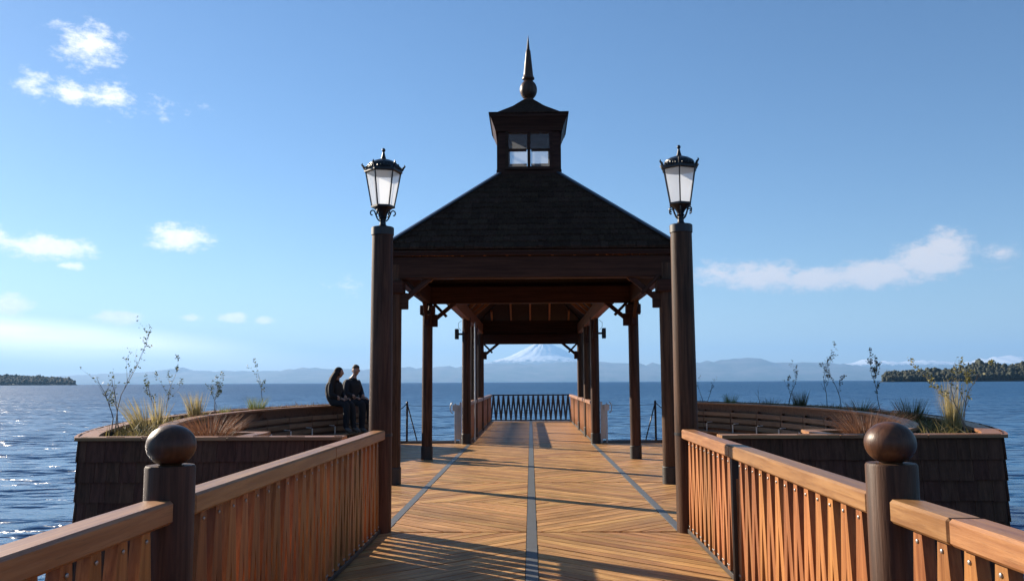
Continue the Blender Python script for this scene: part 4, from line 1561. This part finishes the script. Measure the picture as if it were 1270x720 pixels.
def person(label, loc, rz, coat, hairmat, longhair, turn, k=1.0, lean=0.0):
    bm_v, bm_e, rad = [], [], []

    def V(p, r_, par=None):
        bm_v.append(p)
        rad.append(r_)
        if par is not None: bm_e.append((par, len(bm_v) - 1))
        return len(bm_v) - 1
    pel = V((0, 0, .11), (.15, .19))
    sp = V((-.015 + lean * .2, 0, .27), (.165, .20), pel)
    ch = V((-.02 + lean * .45, 0, .42), (.175, .225), sp)
    sh_ = V((-.01 + lean * .6, 0, .53), (.12, .15), ch)
    nk = V((.01 + lean * .7, 0, .60), (.052, .052), sh_)
    hd = V((.03 + lean * .8, 0, .68), (.06, .06), nk)
    wr = {}
    for e in (-1, 1):
        s1 = V((-.01 + lean * .55, e * .185, .48), (.078, .078), ch)
        el_ = V((.03 + lean * .5, e * .255, .25), (.075, .075), s1)
        w_ = V((.24 + lean * .3, e * (.10 if e > 0 else .16), .165), (.05, .048), el_)
        wr[e] = (.24 + lean * .3, e * (.10 if e > 0 else .16), .165)
        h1 = V((.08, e * .095, .10), (.115, .115), pel)
        kn = V((.43, e * .10 + (.03 if e > 0 else 0), .035), (.092, .092), h1)
        ank = V((.44 + (.06 if e > 0 else -.03), e * .10, -.50), (.064, .064), kn)
        V((.60 + (.06 if e > 0 else -.03), e * .12, -.575), (.036, .044), ank)
    me = bpy.data.meshes.new('skeleton')
    me.from_pydata(bm_v, bm_e, [])
    ob = bpy.data.objects.new('skeleton', me)
    col.objects.link(ob)
    md = ob.modifiers.new('skin', 'SKIN')
    md.use_smooth_shade = True
    for i, r_ in enumerate(rad):
        me.skin_vertices[0].data[i].radius = r_
    me.skin_vertices[0].data[0].use_root = True
    ob.modifiers.new('sub', 'SUBSURF').levels = 2
    dg = bpy.context.evaluated_depsgraph_get()
    src = bpy.data.meshes.new_from_object(ob.evaluated_get(dg))
    bpy.data.objects.remove(ob)
    mb = MB()
    mb.v = [tuple(v.co) for v in src.vertices]
    mb.f = [tuple(p.vertices) for p in src.polygons]
    nbody = len(mb.f)
    hx = .045 + lean * .85
    # head: shaped ball with brow, nose, chin and ears, turned on the neck
    h0 = len(mb.v)
    f0 = len(mb.f)
    mb.ball((0, 0, 0), (1, 1, 1), 20, 14)
    for i in range(h0, len(mb.v)):
        x, y, z = mb.v[i]
        px, py, pz = x * .098, y * .077, z * .118
        if x > 0:
            px *= 1 - .12 * max(0, -z)
            if abs(y) < .22 and -.25 < z < .15: px += .018 * (1 - abs(y) / .22) * (1 - abs(z + .15) / .35 if abs(z + .15) < .35 else 0)
            if abs(abs(y) - .38) < .16 and .0 < z < .25: px -= .008
        py *= 1 - .28 * max(0, -z)
        ca, sa = math.cos(turn), math.sin(turn)
        mb.v[i] = (hx + px * ca - py * sa, px * sa + py * ca, .745 + pz)
    f1 = len(mb.f)
    for e in (-1, 1):
        ca, sa = math.cos(turn), math.sin(turn)
        mb.ball((hx - e * .076 * sa, e * .076 * ca, .74), (.018, .010, .030), 8, 6)
    f2 = len(mb.f)
    # hands: palm and five bent fingers
    for e in (-1, 1):
        wx, wy, wz = wr[e]
        mb.ball((wx + .045, wy - e * .005, wz - .004), (.048, .036, .018), 10, 8)
        for q in range(4):
            yy = wy + (q - 1.5) * .017
            L_ = (.062, .072, .068, .052)[q]
            mb.tube([(wx + .07, yy, wz), (wx + .07 + L_ * .55, yy, wz - .012), (wx + .07 + L_ * .8, yy, wz - .035), (wx + .068 + L_ * .75, yy, wz - .052)], [.009, .0085, .008, .006], 6)
        mb.tube([(wx + .02, wy - e * .025, wz), (wx + .05, wy - e * .048, wz - .008), (wx + .085, wy - e * .05, wz - .02)], [.011, .010, .007], 6)
    mesh = mb.mesh('person', None, True)
    for m_ in (coat, M_jean, M_skin, M_shoe): mesh.materials.append(m_)
    for i, p in enumerate(mesh.polygons):
        c = p.center
        if i >= nbody: mi = 2
        elif c.z > .585: mi = 2
        elif c.z < -.49: mi = 3
        elif c.z < .14 and not (c.x > .20 and c.z > .13): mi = 1
        elif c.x > .235 and c.z > .125 and abs(c.y) < .22: mi = 2 if c.x > .25 else 0
        else: mi = 0
        p.material_index = mi
    o = link('person', mesh, None, True, loc, (0, 0, rz))
    o.scale = (k, k, k)
    tag(o, label, 'person')
    hb = MB()
    ca, sa = math.cos(turn), math.sin(turn)

    def loc_(px, py, pz): return (hx + px * ca - py * sa, px * sa + py * ca, .745 + pz)
    if longhair:
        n_, m_ = 20, 12
        hb.ball((0, 0, 0), (1, 1, 1), n_, m_)
        for i in range(len(hb.v)):
            x, y, z = hb.v[i]
            px, py, pz = x * .108 - .014, y * .092, z * .112 + .022
            if x > .35 and z < .35: px = .01
            hb.v[i] = loc_(px, py, pz)
        for q in range(46):
            t_ = (q / 45 - .5) * 2
            a = math.pi + t_ * 1.5
            x0, y0 = .088 * math.cos(a) - .012, .085 * math.sin(a)
            L_ = random.uniform(.36, .46)
            pts = [loc_(x0, y0, .03)]
            for i in range(1, 6):
                u = i / 5
                pts.append(loc_(x0 * (1 + .25 * u) - .075 * math.sin(u * 2.4) - .05 * u, y0 * (1 + .5 * math.sin(u * 2)) + random.gauss(0, .006), .03 - L_ * u))
            hb.tube(pts, [.020, .028, .030, .027, .02, .006], 5)
    else:
        hb.ball((0, 0, 0), (1, 1, 1), 20, 12)
        for i in range(len(hb.v)):
            x, y, z = hb.v[i]
            px, py, pz = x * .106 - .010, y * .084, z * .105 + .030
            if z < 0 and x > -.2: px, py, pz = x * .07 - .02, y * .07, max(pz, .0)
            j = 1 + .08 * mnoise.noise(Vector((x * 9, y * 9, z * 9)))
            hb.v[i] = loc_(px * j, py * j, pz * j)
    h = hb.build('hair', hairmat, None, True)
    h.parent = o


person('person with long dark hair and black clothes seated on the planter wall', (-4.52, 19.35, 1.085), R(-16), M_coat, M_hair, True, R(38), 1.0, .14)
person('short-haired person in dark jacket seated on the planter wall looking aside', (-4.28, 20.15, 1.085), R(-28), M_jack, M_hair2, False, R(-48), 1.08, .12)

# ------------------------------------------------------------------ haze over the lake
M_haze = bpy.data.materials.new('haze')
M_haze.use_nodes = True
t = NT(M_haze.node_tree)
t.t.nodes.clear()
pv = t.n('ShaderNodeVolumePrincipled', {'Color': (.28, .56, 1.0, 1), 'Density': 3.2e-5, 'Anisotropy': .15})
ou = t.n('ShaderNodeOutputMaterial')
t.set(ou.inputs['Volume'], pv.outputs[0])
mb = MB()
mb.box((0, 0, (2400 - 60) / 2), (124000, 124000, 2460))
hz_ = mb.build('haze', M_haze)
tag(hz_, kind='stuff')
